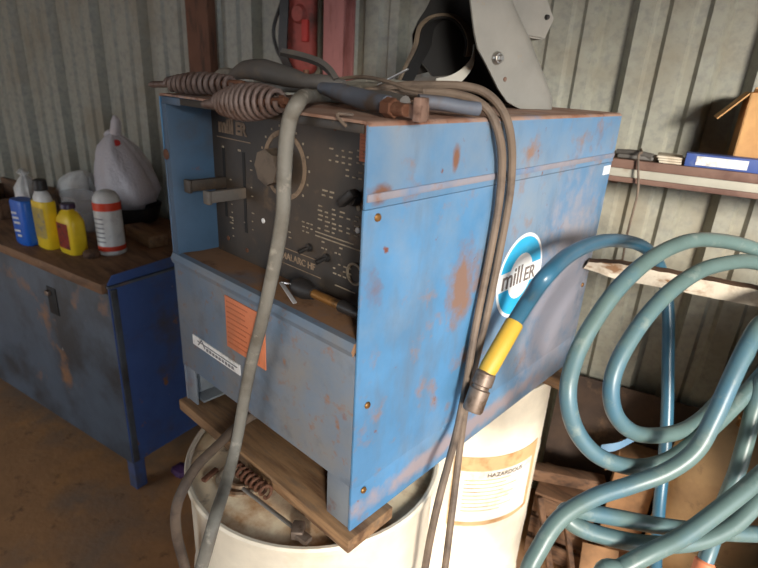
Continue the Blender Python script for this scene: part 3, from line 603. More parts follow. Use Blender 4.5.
def hrow(u, off):
    f1 = ffront(u); r = lin(RT, u); r2 = lin(RF, u)
    c = min(.055, (f1-max(r, r2))*.7); w0 = off; w1 = HW-off; fo = f1-off; pts = []
    for k in range(9): pts.append((r+(fo-c-r)*k/8, w0))
    for k in range(1, 8): a = -PI/2+PI/2*k/7; pts.append((fo-c+c*math.cos(a), w0+c+c*math.sin(a)))
    for k in range(1, 8): pts.append((fo, w0+c+(w1-w0-2*c)*k/8))
    for k in range(0, 8): a = PI/2*k/7; pts.append((fo-c+c*math.cos(a), w1-c+c*math.sin(a)))
    for k in range(1, 9): pts.append((fo-c+(r2-fo+c)*k/8, w1))
    # lean the sides in towards the crown and the chin
    q = []
    for f, l in pts:
        k = 1-.12*max(0, (u-.25)/.09); q.append(hp(f, HW/2+(l-HW/2)*k, u))
    return q
bm = B(); G = []
for off, mi in ((0, 0), (.0045, 1)):
    g = [[bm.verts.new(p) for p in hrow(u, off)] for u in US]
    crown = [bm.verts.new(p+V((0,0,.02))*(1 if off == 0 else .8)+(hp(-.24, HW/2, .34)-p)*.45) for p in hrow(.34, off)]
    g.append(crown)
    for i in range(len(g)-1):
        for k in range(len(g[0])-1):
            f = bm.faces.new((g[i][k], g[i][k+1], g[i+1][k+1], g[i+1][k])); f.material_index = mi
    f = bm.faces.new(crown); f.material_index = mi
    G.append(g)
o_, i_ = G
rim = [r[0] for r in o_[:-1]], [r[0] for r in i_[:-1]]
for a, b in ((0, 0), (-1, -1)):
    for i in range(len(o_)-1): bm.faces.new((o_[i][a], o_[i+1][a], i_[i+1][a], i_[i][a]))
for k in range(len(o_[0])-1): bm.faces.new((o_[0][k], o_[0][k+1], i_[0][k+1], i_[0][k]))
bmesh.ops.recalc_face_normals(bm, faces=bm.faces)
obj('shell', bm, ['hood_out', 'hood_in'], hd, smooth=50)
bm = B()
def hbox(bm, f0, f1, l0, l1, u0, u1, bev, lean):
    t_ = B(); box(t_, (f0,l0,u0), (f1,l1,u1), bev)
    for v in t_.verts: v.co = hp(v.co.x-lean*(v.co.z-u0), v.co.y, v.co.z)
    merge(bm, t_)
pl = [(-.140,.155), (-.083,.152), (-.062,.199), (-.093,.238), (-.125,.275), (-.245,.275)]
A = [[bm.verts.new(hp(f, l, u)) for f, u in pl] for l in (.035, HW-.035)]
for k in range(len(pl)): bm.faces.new((A[0][k], A[0][(k+1)%len(pl)], A[1][(k+1)%len(pl)], A[1][k]))
bm.faces.new(A[0]); bm.faces.new(A[1][::-1]); bmesh.ops.recalc_face_normals(bm, faces=bm.faces)
bmesh.ops.bevel(bm, geom=bm.edges[:], offset=.004, segments=2, affect='EDGES'); wb = obj('lens_holder', bm, 'hood_out', hd)
bm = B(); bar(bm, hp(-.0605,HW/2,.201), hp(-.0905,HW/2,.240), .11, .004, .001); obj('lens', bm, 'black', wb, 'dark lens')
bm = B(); cyl(bm, hp(-.09,.034,.20), hp(-.09,.028,.20), .006, .005, 12); obj('lens_screw', bm, 'black', wb)
pk = hp(-.246, .001, .104)
bm = B(); cyl(bm, pk, pk-HL*.012, .014, .012, 18, .002); cyl(bm, pk-HL*.010, pk-HL*.020, .008, .007, 6, .001); obj('pivot_knob', bm, 'steel', hd)
bm = B(); p_ = hp(-.215, .001, .062); cyl(bm, p_, p_-HL*.003, .006, .004, 12); obj('rivet', bm, 'rust_pale', hd)
BAND = [(0.2392, 0.4730, 1.6802), (0.2339, 0.5036, 1.7201), (0.2289, 0.5374, 1.7652), (0.2171, 0.5651, 1.8105), (0.2164, 0.6055, 1.8338), (0.2299, 0.6510, 1.8425), (0.2467, 0.6858, 1.8257), (0.2708, 0.6884, 1.7897), (0.2865, 0.6683, 1.7522)]
bm = B(); ribbon(bm, BAND, (-.1,.95,.1), .055, .006); hb = obj('head_band', bm, 'strap', hd)
bm = B(); ctr_ = V((0.2542, 0.5836, 1.7555)); ribbon(bm, [V(p)+(ctr_-V(p)).normalized()*.0075+V((0,.004,0)) for p in BAND], (-.1,.95,.1), .054, .005); obj('band_lining', bm, 'hood_in', hb)
bm = B(); ribbon(bm, [(0.2939, 0.6676, 1.7659), (0.3109, 0.6392, 1.7377), (0.3157, 0.5998, 1.7095), (0.3049, 0.5656, 1.6903), (0.2893, 0.5330, 1.6821)], (-.45,.45,.75), .034, .004); obj('ratchet_strap', bm, 'white_plastic', hd, 'white plastic strap')
bm = B(); ribbon(bm, [(0.2357, 0.4843, 1.6803), (0.2465, 0.5259, 1.6863), (0.2694, 0.5934, 1.6938), (0.2968, 0.6238, 1.7051)], (-.1,.9,.4), .05, .004); obj('sweat_band', bm, 'insulator', hd)
bm = B(); ribbon(bm, [(0.1722, 0.6059, 1.7181), (0.1825, 0.6823, 1.7364), (0.2395, 0.7213, 1.7685)], (0,.1,1), .032, .003); obj('crown_strap', bm, 'black', hd)

# ------------------------------------------------------------------ shelves on the back wall
TS = .2415
t = thing('steel_shelf', 'rusty steel channel shelf on the wall right of the machine', 'shelf', tuple(wp(1.0, .12, 1.437)))
bm = B(); wbox(bm, .42, 1.7, .002, TS, 1.495, 1.502, .001); obj('shelf_board', bm, 'wood_dark', t)
bm = B(); wbox(bm, .42, 1.7, TS-.010, TS+.002, 1.477, 1.503, .002); obj('top_flange', bm, 'shelf_rust', t)
bm = B(); wbox(bm, .42, 1.7, TS-.016, TS-.004, 1.452, 1.4775, .001); obj('web', bm, 'shelf_pale', t)
bm = B(); wbox(bm, .42, 1.7, TS-.010, TS+.004, 1.437, 1.4525, .002); obj('bottom_flange', bm, 'shelf_rust', t)
for s in (.47, 1.55):
    bm = B(); bar(bm, wp(s,.002,1.40), wp(s,.002,1.4945), .03, .008, .001, WN); bar(bm, wp(s,.006,1.40), wp(s,TS-.02,1.49), .02, .01, .001); obj('bracket', bm, 'rust', t)
ZSH = 1.5035
t = thing('carton', 'brown cardboard box with one flap open on the steel shelf', 'box', tuple(wp(.98,.11,ZSH)))
bm = B(); s0, s1, t0, t1, z1 = .770, 1.05, .02, .185, ZSH+.205
for a in ((s0,s1,t0,t0+.004),(s0,s1,t1-.004,t1),(s0,s0+.004,t0,t1),(s1-.004,s1,t0,t1)): wbox(bm, a[0],a[1],a[2],a[3], ZSH, z1)
wbox(bm, s0,s1,t0,t1,ZSH,ZSH+.004); bx = obj('box_body', bm, 'card', t)
bm = B(); f0 = wp(s0+.002,(t0+t1)/2,z1-.001); f1 = wp(s0-.062,(t0+t1)/2,z1-.075); bar(bm, f0, f1, .16, .004, .0005); obj('flap', bm, 'card', t)
bm = B(); bar(bm, wp((s0+s1)/2,t1-.002,z1-.001), wp((s0+s1)/2,t1+.025,z1+.010), .27, .004, .0005); obj('flap', bm, 'card', t)
t = thing('electrode_carton', 'flat blue and white printed carton lying on the steel shelf', 'box', tuple(wp(.9,.21,ZSH)))
bm = B(); wbox(bm, .655, .97, .190, .242, ZSH, ZSH+.036, .002); bx = obj('carton_body', bm, 'box_blue', t)
bm = B(); wbox(bm, .682, .806, .2415, .2426, ZSH+.006, ZSH+.030); obj('carton_label', bm, 'white_sticker', bx, 'white printed label')
for k in range(3):
    bm = B(); wbox(bm, .590-.004*k, .648, .12, .235-.003*k, ZSH+.0005+.0065*k, ZSH+.0060+.0065*k, .001)
    tag(obj('paper_pad', bm, 'pale'), ['lowest white pad in the small pile left of the blue carton', 'middle white pad in the small pile left of the blue carton', 'topmost white pad in the small pile left of the blue carton'][k], 'pad', 'paper pads on the steel shelf')
bm = B(); wbox(bm, .475, .575, .13, .22, ZSH, ZSH+.012, .004); tube(bm, [wp(.47,.18,ZSH+.012), wp(.52,.20,ZSH+.016), wp(.57,.215,ZSH+.012)], .010, 10); tag(obj('rubber_pad', bm, 'insulator'), 'dark grey rubber pad at the left end of the steel shelf', 'pad')
cable('thin_cord', 'thin brown cord hanging down over the steel shelf edge', [wp(.535,.21,ZSH+.030), wp(.54,.238,ZSH+.024), wp(.535,.252,ZSH+.01), (0.6038, 1.1368, 1.4234), (0.6041, 1.1369, 1.3575), (0.5997, 1.1457, 1.2838), (0.6018, 1.1512, 1.1960)], .0035, 'cable_brown', 'cord', 8)

# ragged white timber rail
t = thing('timber_rail', 'chalky white timber rail with a splintered left end under the steel shelf', 'rail', tuple(V((0,.70,0))+WU*1.1))
def rp(s, tt, z): return V((0,.70,0))+WU*s-WN*tt+V((0,0,z))
bm = B(); n = 60; rows = []
for i in range(n+1):
    s = .620+(1.80-.620)*i/n; e = max(0, 1-i/4); j = lambda a: random.uniform(-a, a)
    z1, z0 = 1.270-e*.012+j(.0012), 1.228+e*.010+j(.0012)
    rows.append([bm.verts.new(rp(s+e*j(.006), tt, z)) for tt, z in ((0+e*.004, z0), (0+e*.004, z1), (.045, z1-.001), (.045, z0))])
for i in range(n):
    for k in range(4): bm.faces.new((rows[i][k], rows[i][(k+1)%4], rows[i+1][(k+1)%4], rows[i+1][k]))
bm.faces.new(rows[0]); bm.faces.new(rows[-1][::-1]); bmesh.ops.recalc_face_normals(bm, faces=bm.faces)
for f in bm.faces:
    c = f.calc_center_median(); f.material_index = 1 if f.normal.z > .6 or f.normal.dot(WN) < -.6 else 0
obj('beam', bm, ['white_wood', 'wood_dark'], t)
# ------------------------------------------------------------------ hose
HR = .0158
HP = [(0.6550, 0.3242, 1.2029), (0.6560, 0.3494, 1.2300), (0.6600, 0.3732, 1.2592), (0.6800, 0.3759, 1.3126), (0.7100, 0.3618, 1.3704), (0.6974, 0.4952, 1.3845), (0.6975, 0.6647, 1.3782), (0.7128, 0.8339, 1.3455), (0.7321, 0.9421, 1.2998), (0.7602, 0.9906, 1.2349), (0.7942, 0.9889, 1.1468), (0.8330, 0.9572, 1.0209), (0.8776, 0.9173, 0.8697), (0.9099, 0.8685, 0.7498), (0.9329, 0.8360, 0.6492), (0.9637, 0.8175, 0.5074), (1.0000, 0.8076, 0.3179), (1.0171, 0.6361, 0.2368), (0.9778, 0.3529, 0.5853),
 (0.9502, 0.2607, 0.8944), (0.9737, 0.2832, 0.9244), (1.0018, 0.3224, 0.9513), (1.0338, 0.3764, 0.9724), (1.0666, 0.4404, 1.0110), (1.1018, 0.5242, 1.0560), (1.1412, 0.6612, 1.1127), (1.1349, 0.8284, 1.2222), (1.0641, 0.9311, 1.3181), (0.9995, 0.9222, 1.3559),
 (0.9459, 0.8750, 1.3843), (0.8979, 0.7988, 1.4029), (0.8558, 0.7072, 1.4095), (0.8241, 0.5972, 1.3908), (0.8063, 0.4890, 1.3523), (0.7945, 0.4188, 1.2939), (0.7909, 0.3698, 1.2341), (0.8022, 0.3353, 1.1768), (0.8278, 0.3374, 1.1103), (0.8695, 0.3624, 1.0597), (0.9203, 0.4203, 1.0292), (0.9581, 0.4934, 1.0220), (0.9832, 0.5661, 1.0355), (1.0126, 0.6447, 1.0802), (1.0433, 0.7360, 1.1469), (1.0770, 0.8566, 1.2368), (1.0511, 0.9135, 1.3067), (0.9998, 0.8878, 1.3448),
 (0.9573, 0.8442, 1.3612), (0.9241, 0.7735, 1.3652), (0.8905, 0.6813, 1.3564), (0.8630, 0.5797, 1.3192), (0.8471, 0.4905, 1.2588), (0.8441, 0.4363, 1.1884), (0.8623, 0.4314, 1.1209), (0.8968, 0.4658, 1.0734), (0.9355, 0.5328, 1.0530), (0.9687, 0.6059, 1.0536), (0.9922, 0.6853, 1.0827), (1.0047, 0.7559, 1.1409), (1.0127, 0.8213, 1.2240), (1.0567, 0.9328, 1.2792), (1.1830, 0.8799, 1.1017), (1.2200, 0.7327, 0.8963),
 (1.1662, 0.6257, 0.8937), (1.1306, 0.5832, 0.9005), (1.0709, 0.5193, 0.9074), (0.9930, 0.4316, 0.9277), (0.9246, 0.3556, 0.9536), (0.8786, 0.3078, 0.9681), (0.8600, 0.2843, 0.9686), (0.8764, 0.2841, 0.9543), (0.9156, 0.3106, 0.9380), (0.9865, 0.3673, 0.9259), (1.0495, 0.4329, 0.9302), (1.0899, 0.4896, 0.9557), (1.1120, 0.5440, 0.9942), (1.1460, 0.6689, 1.0645), (1.1286, 0.7327, 1.1876), (1.0601, 0.6908, 1.3059),
 (1.0272, 0.6212, 1.3115), (1.0194, 0.5683, 1.2790), (1.0162, 0.5236, 1.2268), (1.0132, 0.4848, 1.1584), (1.0055, 0.4545, 1.1002), (0.9789, 0.4162, 1.0589), (0.9363, 0.3693, 1.0283), (0.8956, 0.3152, 1.0079), (0.8647, 0.2577, 0.9785), (0.8547, 0.2121, 0.9362), (0.8551, 0.1778, 0.8704), (0.8879, 0.1876, 0.6969), (1.0374, 0.3568, 0.4920), (1.2108, 0.5828, 0.4910), (1.2188, 0.7409, 0.7776), (1.1163, 0.7620, 1.0728),
 (1.0560, 0.7359, 1.1528), (1.0546, 0.6971, 1.1087), (1.0617, 0.6677, 1.0409), (1.0667, 0.6373, 0.9748), (1.0666, 0.6107, 0.8972), (1.0704, 0.5883, 0.8207), (1.0715, 0.5714, 0.7870)]
t = thing('hose', 'long blue green hose looped over the timber rail with yellow sleeved brass end', 'hose', HP[36])
bm = tube(B(), HP, HR, 16, 8); bm.faces.ensure_lookup_table()
for i in range(len(bm.faces)-2): bm.faces[i].material_index = 1 if i < 16*8*16 else 0
obj('hose_tube', bm, ['hose', 'hose_clean'], t)
e0, e1, e2 = V((0.6600, 0.3703, 1.2557)), V((0.6550, 0.2924, 1.1681)), V((0.6550, 0.2587, 1.0959))
d_ = (e1-e0).normalized()
bm = B(); lathe(bm, [(.0165,0), (.0185,.003), (.0185,(e1-e0).length*.86), (.0170,(e1-e0).length)], e0, d_, 24); sl = obj('sleeve', bm, 'yellow', t, 'yellow rubber sleeve')
L2_ = (e2-e1).length; d2_ = (e2-e1).normalized()
bm = B(); lathe(bm, [(.015,-.004), (.020,0), (.020,L2_*.30), (.0165,L2_*.33), (.0165,L2_*.40), (.0205,L2_*.43), (.0205,L2_*.94), (.0185,L2_), (.012,L2_), (.012,L2_*.8)], e1, d2_, 24); obj('coupling', bm, 'fitting', t, 'grey brass coupling')
sd_ = d2_.cross(V((1,0,0))).normalized()
bm = B()
for k in (.22, .50):
    c_ = e1+d2_*(L2_*k); cyl(bm, c_, c_-sd_*.031, .0045, .0045, 10, .001)
obj('clamp_lug', bm, 'rust_pale', t)
f0_, f1_ = V(HP[-2]), V(HP[-1]); dd_ = (f1_-f0_).normalized()
bm = B(); lathe(bm, [(.0165,-.004), (.0195,0), (.0195,.03), (.014,.034)], f1_, dd_, 20); obj('end_ferrule', bm, 'orange', t, 'orange end ferrule')

# ------------------------------------------------------------------ work bench on the left
AB = math.radians(10.5); BU = V((math.cos(AB), math.sin(AB), 0)); BN = V((-math.sin(AB), math.cos(AB), 0)); BO = V((-.80, .135, 0))
BM = Matrix(((BU.x, BN.x, 0, BO.x), (BU.y, BN.y, 0, BO.y), (0, 0, 1, 0), (0,0,0,1)))
def bp_(s, tt, z): return BO+BU*s+BN*tt+V((0,0,z))
def bbox(bm, s0, s1, t0, t1, z0, z1, bev=.0): return box(bm, (s0,t0,z0), (s1,t1,z1), bev, M=BM)
BT = .945
t = thing('work_bench', 'scuffed blue steel work bench with a brown wooden top on the left', 'work bench', tuple(bp_(-.9, .25, 0)))
bm = B(); bbox(bm, -1.75, -.012, -.018, .70, .904, BT, .006); obj('bench_top', bm, 'bench_wood', t)
bm = B(); bbox(bm, -1.75, -.004, 0, .006, .145, .903, .002); bfp = obj('front_panel', bm, 'bench_front', t)
bm = B()
A_ = [(0,.145), (0,.945), (.02,.972), (.70,.990), (.70,.145)]
prism(bm, A_, Matrix(((BN.x, 0, BU.x, BO.x-.002*BU.x), (BN.y, 0, BU.y, BO.y-.002*BU.y), (0, 1, 0, 0), (0,0,0,1))), .004); obj('side_panel', bm, 'bench_blue', t, 'brighter blue side panel')
bm = B(); bbox(bm, -.008, .012, -.004, .70, .925, .937, .003); bbox(bm, .001, .008, .004, .03, .15, .92, .002); obj('edge_angle', bm, 'bench_front', t)
bm = B(); bbox(bm, -1.75, -.004, .67, .676, .145, .903); obj('back_panel', bm, 'bench_front', t)
bm = B(); bbox(bm, -1.745, -.006, .008, .67, .150, .158); obj('bottom_panel', bm, 'bench_front', t)
for s in (-1.70, -.055):
    for tt in (.008, .62):
        bm = B(); bbox(bm, s, s+.05, tt, tt+.05, 0, .150, .003); obj('leg', bm, 'bench_blue' if s > -.1 else 'bench_front', t)
hl = (-1.1912, 0.0300, 0.7822)
lx = (V(hl)-BO).dot(BU)
bm = B(); bbox(bm, lx-.035, lx+.03, -.004, .001, hl[2]-.075, hl[2]+.045, .006); la = obj('latch_plate', bm, 'hood_in', bfp)
bm = B(); bbox(bm, lx-.03, lx+.0, -.018, -.003, hl[2]+.01, hl[2]+.03, .004); obj('latch', bm, 'fitting', bfp)

def bottle(name, label, at, w, d, rows, neckr, m, group=None):
    """flat oval bottle: rows of (width factor, z)"""
    t = thing(name, label, 'bottle', (at[0], at[1], BT+.0005), 'bottles on the bench'); bm = B(); n = 28; R = []
    for f, z in rows:
        R.append([bm.verts.new(V((at[0], at[1], BT+.0005+z))+BU*((abs(math.cos(a))**.6)*math.copysign(1, math.cos(a))*w/2*f)+BN*((abs(math.sin(a))**.6)*math.copysign(1, math.sin(a))*d/2*min(1, f*1.0))) for a in [2*PI*k/n for k in range(n)]])
    for i in range(len(R)-1):
        for k in range(n): bm.faces.new((R[i][k], R[i][(k+1)%n], R[i+1][(k+1)%n], R[i+1][k]))
    bm.faces.new(R[0][::-1]); bm.faces.new(R[-1]); bmesh.ops.recalc_face_normals(bm, faces=bm.faces)
    return t, obj('bottle_body', bm, m, t)
def face_label(name, at, w, d, z0, z1, off, m, par, f=.80):
    bm = B(); p = V((at[0], at[1], BT)); M = Matrix(((BU.x, BN.x, 0, p.x), (BU.y, BN.y, 0, p.y), (0,0,1,p.z), (0,0,0,1)))
    n = 12; g = []
    for i in range(n+1):
        x = -f+2*f*i/n; c = abs(x)**(1/.6); yy = -(max(0, 1-c*c)**.5)**.6
        for z in (z0, z1): g.append(bm.verts.new(M @ V((x*w/2*1.012, yy*d/2-off, z))))
    for i in range(n): bm.faces.new((g[2*i], g[2*i+2], g[2*i+3], g[2*i+1]))
    bmesh.ops.solidify(bm, geom=bm.faces[:], thickness=.001)
    return obj(name, bm, m, par)
a = (-1.4579, 0.0804, 0.9450)
t, bd = bottle('bottle', 'bright blue bottle at the left end of the row on the bench', a, .116, .07, [(.90,0), (1,.008), (1,.172), (.97,.184), (.90,.190)], .02, 'can_blue')
bm = B()
p = V(a); 
for i, (x0, x1, zz) in enumerate(((-.03,.012,.135), (-.026,.022,.115), (-.02,.026,.095), (-.028,.018,.06), (-.01,.022,.04))):
    bar(bm, p+BU*x0-BN*.0355+V((0,0,zz)), p+BU*x1-BN*.0355+V((0,0,zz+.004)), .002, .009, .0005)
obj('label_print', bm, 'white_sticker', bd)
a = (-1.3517, 0.1278, 0.9450)
t, bd = bottle('bottle', 'tall yellow bottle with white shoulders and black cap on the bench', a, .108, .065, [(.90,0), (1,.008), (1,.19), (.98,.20)], .02, 'can_yellow')
bm = B(); n = 24; p = V(a)
lathe(bm, [(.050,0), (.046,.018), (.034,.036), (.022,.044)], (0,0,0), n=28)
for v in bm.verts: v.co = p+BU*v.co.x+BN*(v.co.y*.62)+V((0,0,.199+v.co.z))
obj('shoulder', bm, 'can_white', t, 'white shoulder')
bm = B(); cyl(bm, (a[0],a[1],BT+.241), (a[0],a[1],BT+.285), .026, .024, 20, .003); obj('cap', bm, 'black', t, 'black cap')
face_label('bottle_label', a, .108, .065, .05, .175, .001, 'label_yellow', bd)
a = (-1.2284, 0.1783, 0.9450)
t, bd = bottle('bottle', 'small yellow bottle with purple cap and red label on the bench', a, .122, .075, [(.92,0), (1,.008), (1,.12), (.97,.14), (.62,.17), (.40,.178), (.36,.186)], .02, 'can_yellow')
bm = B(); cyl(bm, (a[0],a[1],BT+.184), (a[0],a[1],BT+.206), .028, .026, 20, .003); obj('cap', bm, 'purple_cap', t, 'dark purple cap')
lb = face_label('bottle_label', a, .122, .075, .025, .13, .001, 'label_red', bd, .62)
a = (-1.1387, 0.2946, 0.9450)
t = thing('spray_can', 'white spray can with red top band standing right of the yellow bottles', 'can', (a[0], a[1], BT+.0005))
bm = B(); lathe(bm, [(.052,.001), (.055,.006), (.055,.012), (.0525,.016), (.0525,.20), (.0525,.215)], (a[0],a[1],BT), n=32); bd = obj('can_body', bm, 'can_white', t)
bm = B(); obj('red_band', lathe(B(), [(.0531,.018), (.0531,.038)], (a[0],a[1],BT), n=32, cap=False), 'can_red', bd, 'red printed band'); lathe(bm, [(.0531,.185), (.0531,.217)], (a[0],a[1],BT), n=32, cap=False); obj('red_band', bm, 'can_red', bd, 'red printed band')
bm = B(); lathe(bm, [(.0515,.216), (.048,.236), (.036,.254), (.018,.262), (.002,.264)], (a[0],a[1],BT), n=32); obj('cap', bm, 'can_white', t)
bm = B()
for k in range(6): wrap(bm, a, .0526, AB-PI*.72, AB-PI*.30, BT+.055+.019*k, BT+.060+.019*k, .0006)
obj('label_print', bm, 'grey_ink', bd)
a = (-1.1257, 0.2062, 0.9450)
bm = B(); lathe(bm, [(.028,.0005), (.034,.012), (.028,.026), (.012,.032), (.002,.033)], (a[0],a[1],BT), n=20); tag(obj('knob', bm, 'wood_dark'), 'small dark round lump between the small yellow bottle and the spray can', 'knob')
# timber off-cut and tray
bm = B(); p = V((-1.2259, 0.4623, 0.9450)); bar(bm, p+BU*-.10+BN*.03+V((0,0,.0275)), p+BU*.14-BN*.02+V((0,0,.0275)), .085, .052, .004); tag(obj('timber_block', bm, 'wood'), 'short brown timber block on the bench behind the spray can', 'timber')
bm = B(); p = V((-1.8639, 0.0966, 0.9450))-BU*.145
for (s0, s1, t0, t1, z0, z1) in ((-.30,.10,0,.018,0,.095), (-.30,.10,.20,.218,0,.125), (.082,.10,.018,.20,0,.095), (-.30,-.282,.018,.20,0,.095), (-.282,.082,.018,.20,0,.012)):
    box(bm, (s0,t0,z0+.001), (s1,t1,z1+.001), .002, M=Matrix(((BU.x, BN.x, 0, p.x), (BU.y, BN.y, 0, p.y), (0,0,1,BT), (0,0,0,1))))
tag(obj('wooden_tray', bm, 'wood_dark'), 'old brown wooden tray at the left end of the bench behind the blue bottle', 'tray')
# bags and the clear tub
def lumpy(bm, at, rows, sx=1, sy=1, amp=.12, n=40, seed=0):
    rnd = random.Random(seed); ph = [rnd.uniform(0, 6.3) for _ in range(9)]; R = []
    for j, (r, z, ox, oy) in enumerate(rows):
        row = []
        for k in range(n):
            a = 2*PI*k/n
            w = 1+amp*(.5*math.sin(3*a+ph[0]+z*9)+.35*math.sin(5*a+ph[1]-z*14)+.3*math.sin(9*a+ph[2]+z*23)+.22*math.sin(14*a+ph[3]+z*31))
            row.append(bm.verts.new(V((at[0]+ox+sx*r*w*math.cos(a), at[1]+oy+sy*r*w*math.sin(a), at[2]+z))))
        R.append(row)
    for i in range(len(R)-1):
        for k in range(n): bm.faces.new((R[i][k], R[i][(k+1)%n], R[i+1][(k+1)%n], R[i+1][k]))
    bm.faces.new(R[0][::-1]); bm.faces.new(R[-1]); bmesh.ops.recalc_face_normals(bm, faces=bm.faces); return bm
a = (-1.56, .575, BT)
t = thing('pan', 'dark pan under the white plastic bag at the back of the bench', 'pan', (a[0], a[1], BT+.001))
bm = B(); lathe(bm, [(.09,.001), (.11,.01), (.13,.075), (.135,.085), (.13,.085), (.105,.02), (.001,.014)], (a[0],a[1],BT), n=36); obj('pan_body', bm, 'black', t)
ba = (a[0]-.02, a[1]+.0, BT+.088)
t = thing('plastic_bag', 'large white plastic bag with red spot sitting upright at the back of the bench', 'bag', ba)
bm = lumpy(B(), ba, [(.06,-.05,0,0), (.08,-.004,0,0), (.15,.02,0,0), (.172,.07,-.01,0), (.165,.12,-.02,0), (.145,.18,-.045,0), (.12,.23,-.07,0), (.10,.265,-.085,0), (.062,.30,-.095,0), (.03,.322,-.10,0)], 1, .8, .16, 48, 3); bd = obj('bag_body', bm, 'bag_film', t, smooth=60)
bm = B(); q = V(ba)+V((-.10,0,.31)); tube(bm, [q, q+V((.02,0,.03)), q+V((.035,0,.075)), q+V((.03,0,.10))], [.022,.026,.022,.008], 10, 6); tube(bm, [q, q+V((-.03,-.01,.012)), q+V((-.065,-.02,.0))], [.02,.018,.008], 10, 6); obj('knot', bm, 'bag_film', t, smooth=60)
def onto(o, p, d):
    ok, hit, nr, _ = o.ray_cast(V(p)-LOC[o], V(d).normalized()); return hit+LOC[o], nr
bpy.context.view_layer.update()
q, nr = onto(bd, (-1.2357, 0.4000, 1.3728), V((-1.7353, 0.6000, 1.3027))-V((-1.2357, 0.4000, 1.3728)))
bm = B(); lathe(bm, [(.020,-.004), (.020,.0015), (.004,.0025)], q, nr, 24); obj('red_spot', bm, 'red_tag', bd, 'red printed spot')
a = (-1.575, .340, BT)
t = thing('clear_tub', 'clear plastic tub standing on the bench behind the bottles', 'tub', (a[0], a[1], BT))
bm = B(); lathe(bm, [(.001,.002), (.115,.002), (.122,.01), (.140,.15), (.146,.155), (.141,.158), (.135,.15), (.117,.014), (.001,.006)], (a[0],a[1],BT), n=48, cap=False)
for v in bm.verts: v.co.y = a[1]+(v.co.y-a[1])*.5
obj('tub_body', bm, 'tub_film', t)
a = (-1.93, .46, BT)
tag(obj('plastic_bag', lumpy(B(), (a[0],a[1],BT+.001), [(.09,0,0,0), (.14,.03,0,0), (.155,.09,0,0), (.14,.15,.02,0), (.09,.19,.06,0), (.02,.215,.09,0)], 1.0, .55, .2, 44, 8), 'can_white', smooth=60), 'crumpled white bag lying behind the clear tub', 'bag')
a = (-1.7967, 0.1909, 0.9450)
tag(obj('plastic_bag', lumpy(B(), (a[0],a[1],BT+.001), [(.05,0,0,0), (.065,.05,0,0), (.06,.12,.0,0), (.055,.17,.0,0), (.035,.205,.005,0), (.014,.222,-.01,0), (.03,.235,-.02,0), (.008,.25,-.03,0)], 1, .8, .2, 32, 5), 'can_white', smooth=60), 'small tied white bag behind the blue bottle', 'bag')

# ------------------------------------------------------------------ clutter on the ground
a = (-0.7639, 0.2737, 0.0000)
bm = lumpy(B(), (a[0]-.01,a[1]+.05,.001), [(.03,0,0,0), (.036,.012,0,0), (.03,.03,0,0), (.008,.042,0,0)], 1.3, 1, .2, 24, 4); tag(obj('wrapped_package', bm, 'purple'), 'small purple plastic package on the floor between bench and drum', 'package')
a = V((1.03, 1.215, 0))
t = thing('air_tank', 'dusty tan round tank standing on the ground behind the hanging hose', 'tank', tuple(a))
bm = B(); lathe(bm, [(.13,.001), (.135,.03), (.128,.035), (.152,.07), (.160,.12), (.160,.62), (.152,.68), (.128,.73), (.09,.765), (.04,.782), (.001,.784)], a, n=56); tb = obj('tank_body', bm, 'tan', t)
bm = B(); lathe(bm, [(.1605,.385), (.1635,.389), (.1635,.396), (.1605,.40)], a, n=56, cap=False); obj('seam', bm, 'tan', tb)
bm = B(); cyl(bm, a+V((0,0,.775)), a+V((0,0,.81)), .024, .02, 16, .003); cyl(bm, a+V((0,0,.81)), a+V((0,0,.822)), .034, .034, 10, .003); obj('valve', bm, 'brass', t)
def tagw(name, label, cat, m, *bx, bev=.003, group=None):
    bm = B()
    for b in bx: wbox(bm, *b, bev)
    return tag(obj(name, bm, m), label, cat, group)
t = thing('cardboard_box', 'tall tan cardboard box on the ground left of the round tank', 'box', tuple(wp(.75, .22, 0)))
bm = B(); wbox(bm, .685, .815, .135, .29, .001, .505, .003); bx = obj('box_body', bm, 'card_dark', t)
bm = B(); bar(bm, wp(.688,.21,.507), wp(.655,.21,.455), .14, .004, .0005); obj('flap', bm, 'card_dark', t)
t = thing('low_crate', 'low dark wooden crate on the ground right of the labelled drum', 'crate', tuple(wp(.52, .24, 0)))
bm = B()
for z in (.02, .12, .22): wbox(bm, .45, .66, .325, .34, z, z+.075, .003); wbox(bm, .645, .66, .15, .325, z, z+.075, .003); wbox(bm, .45, .465, .15, .325, z, z+.075, .003)
wbox(bm, .465, .48, .31, .325, .001, .30, .002); wbox(bm, .63, .645, .31, .325, .001, .30, .002); wbox(bm, .45, .66, .15, .165, .02, .295, .003); wbox(bm, .45, .66, .15, .34, .297, .309, .002)
obj('crate_body', bm, 'wood_dark', t)
tag(obj('scrap_plank', bar(B(), wp(.40,.27,.336), wp(.668,.20,.336), .05, .05, .003), 'wood_dark'), 'brown timber lying on top of the low dark crate', 'plank')
tag(obj('hardboard_sheet', bar(B(), wp(.79,.115,.002), wp(.79,.035,.66), .72, .006, .001, WN), 'old_board'), 'dark brown hardboard sheet leaning on the corrugated wall behind the tank', 'sheet')
tag(obj('stick', bar(B(), wp(.60,.50,.012), wp(.47,.352,.30), .022, .018, .002), 'wood_dark'), 'thin dark stick leaning on the crate beside the labelled drum', 'stick', 'sticks leaning on the crate')
tag(obj('stick', bar(B(), wp(.68,.52,.012), wp(.56,.352,.29), .018, .018, .002), 'wood_dark'), 'thin dark stick leaning on the crate, the one nearer the tank', 'stick', 'sticks leaning on the crate')
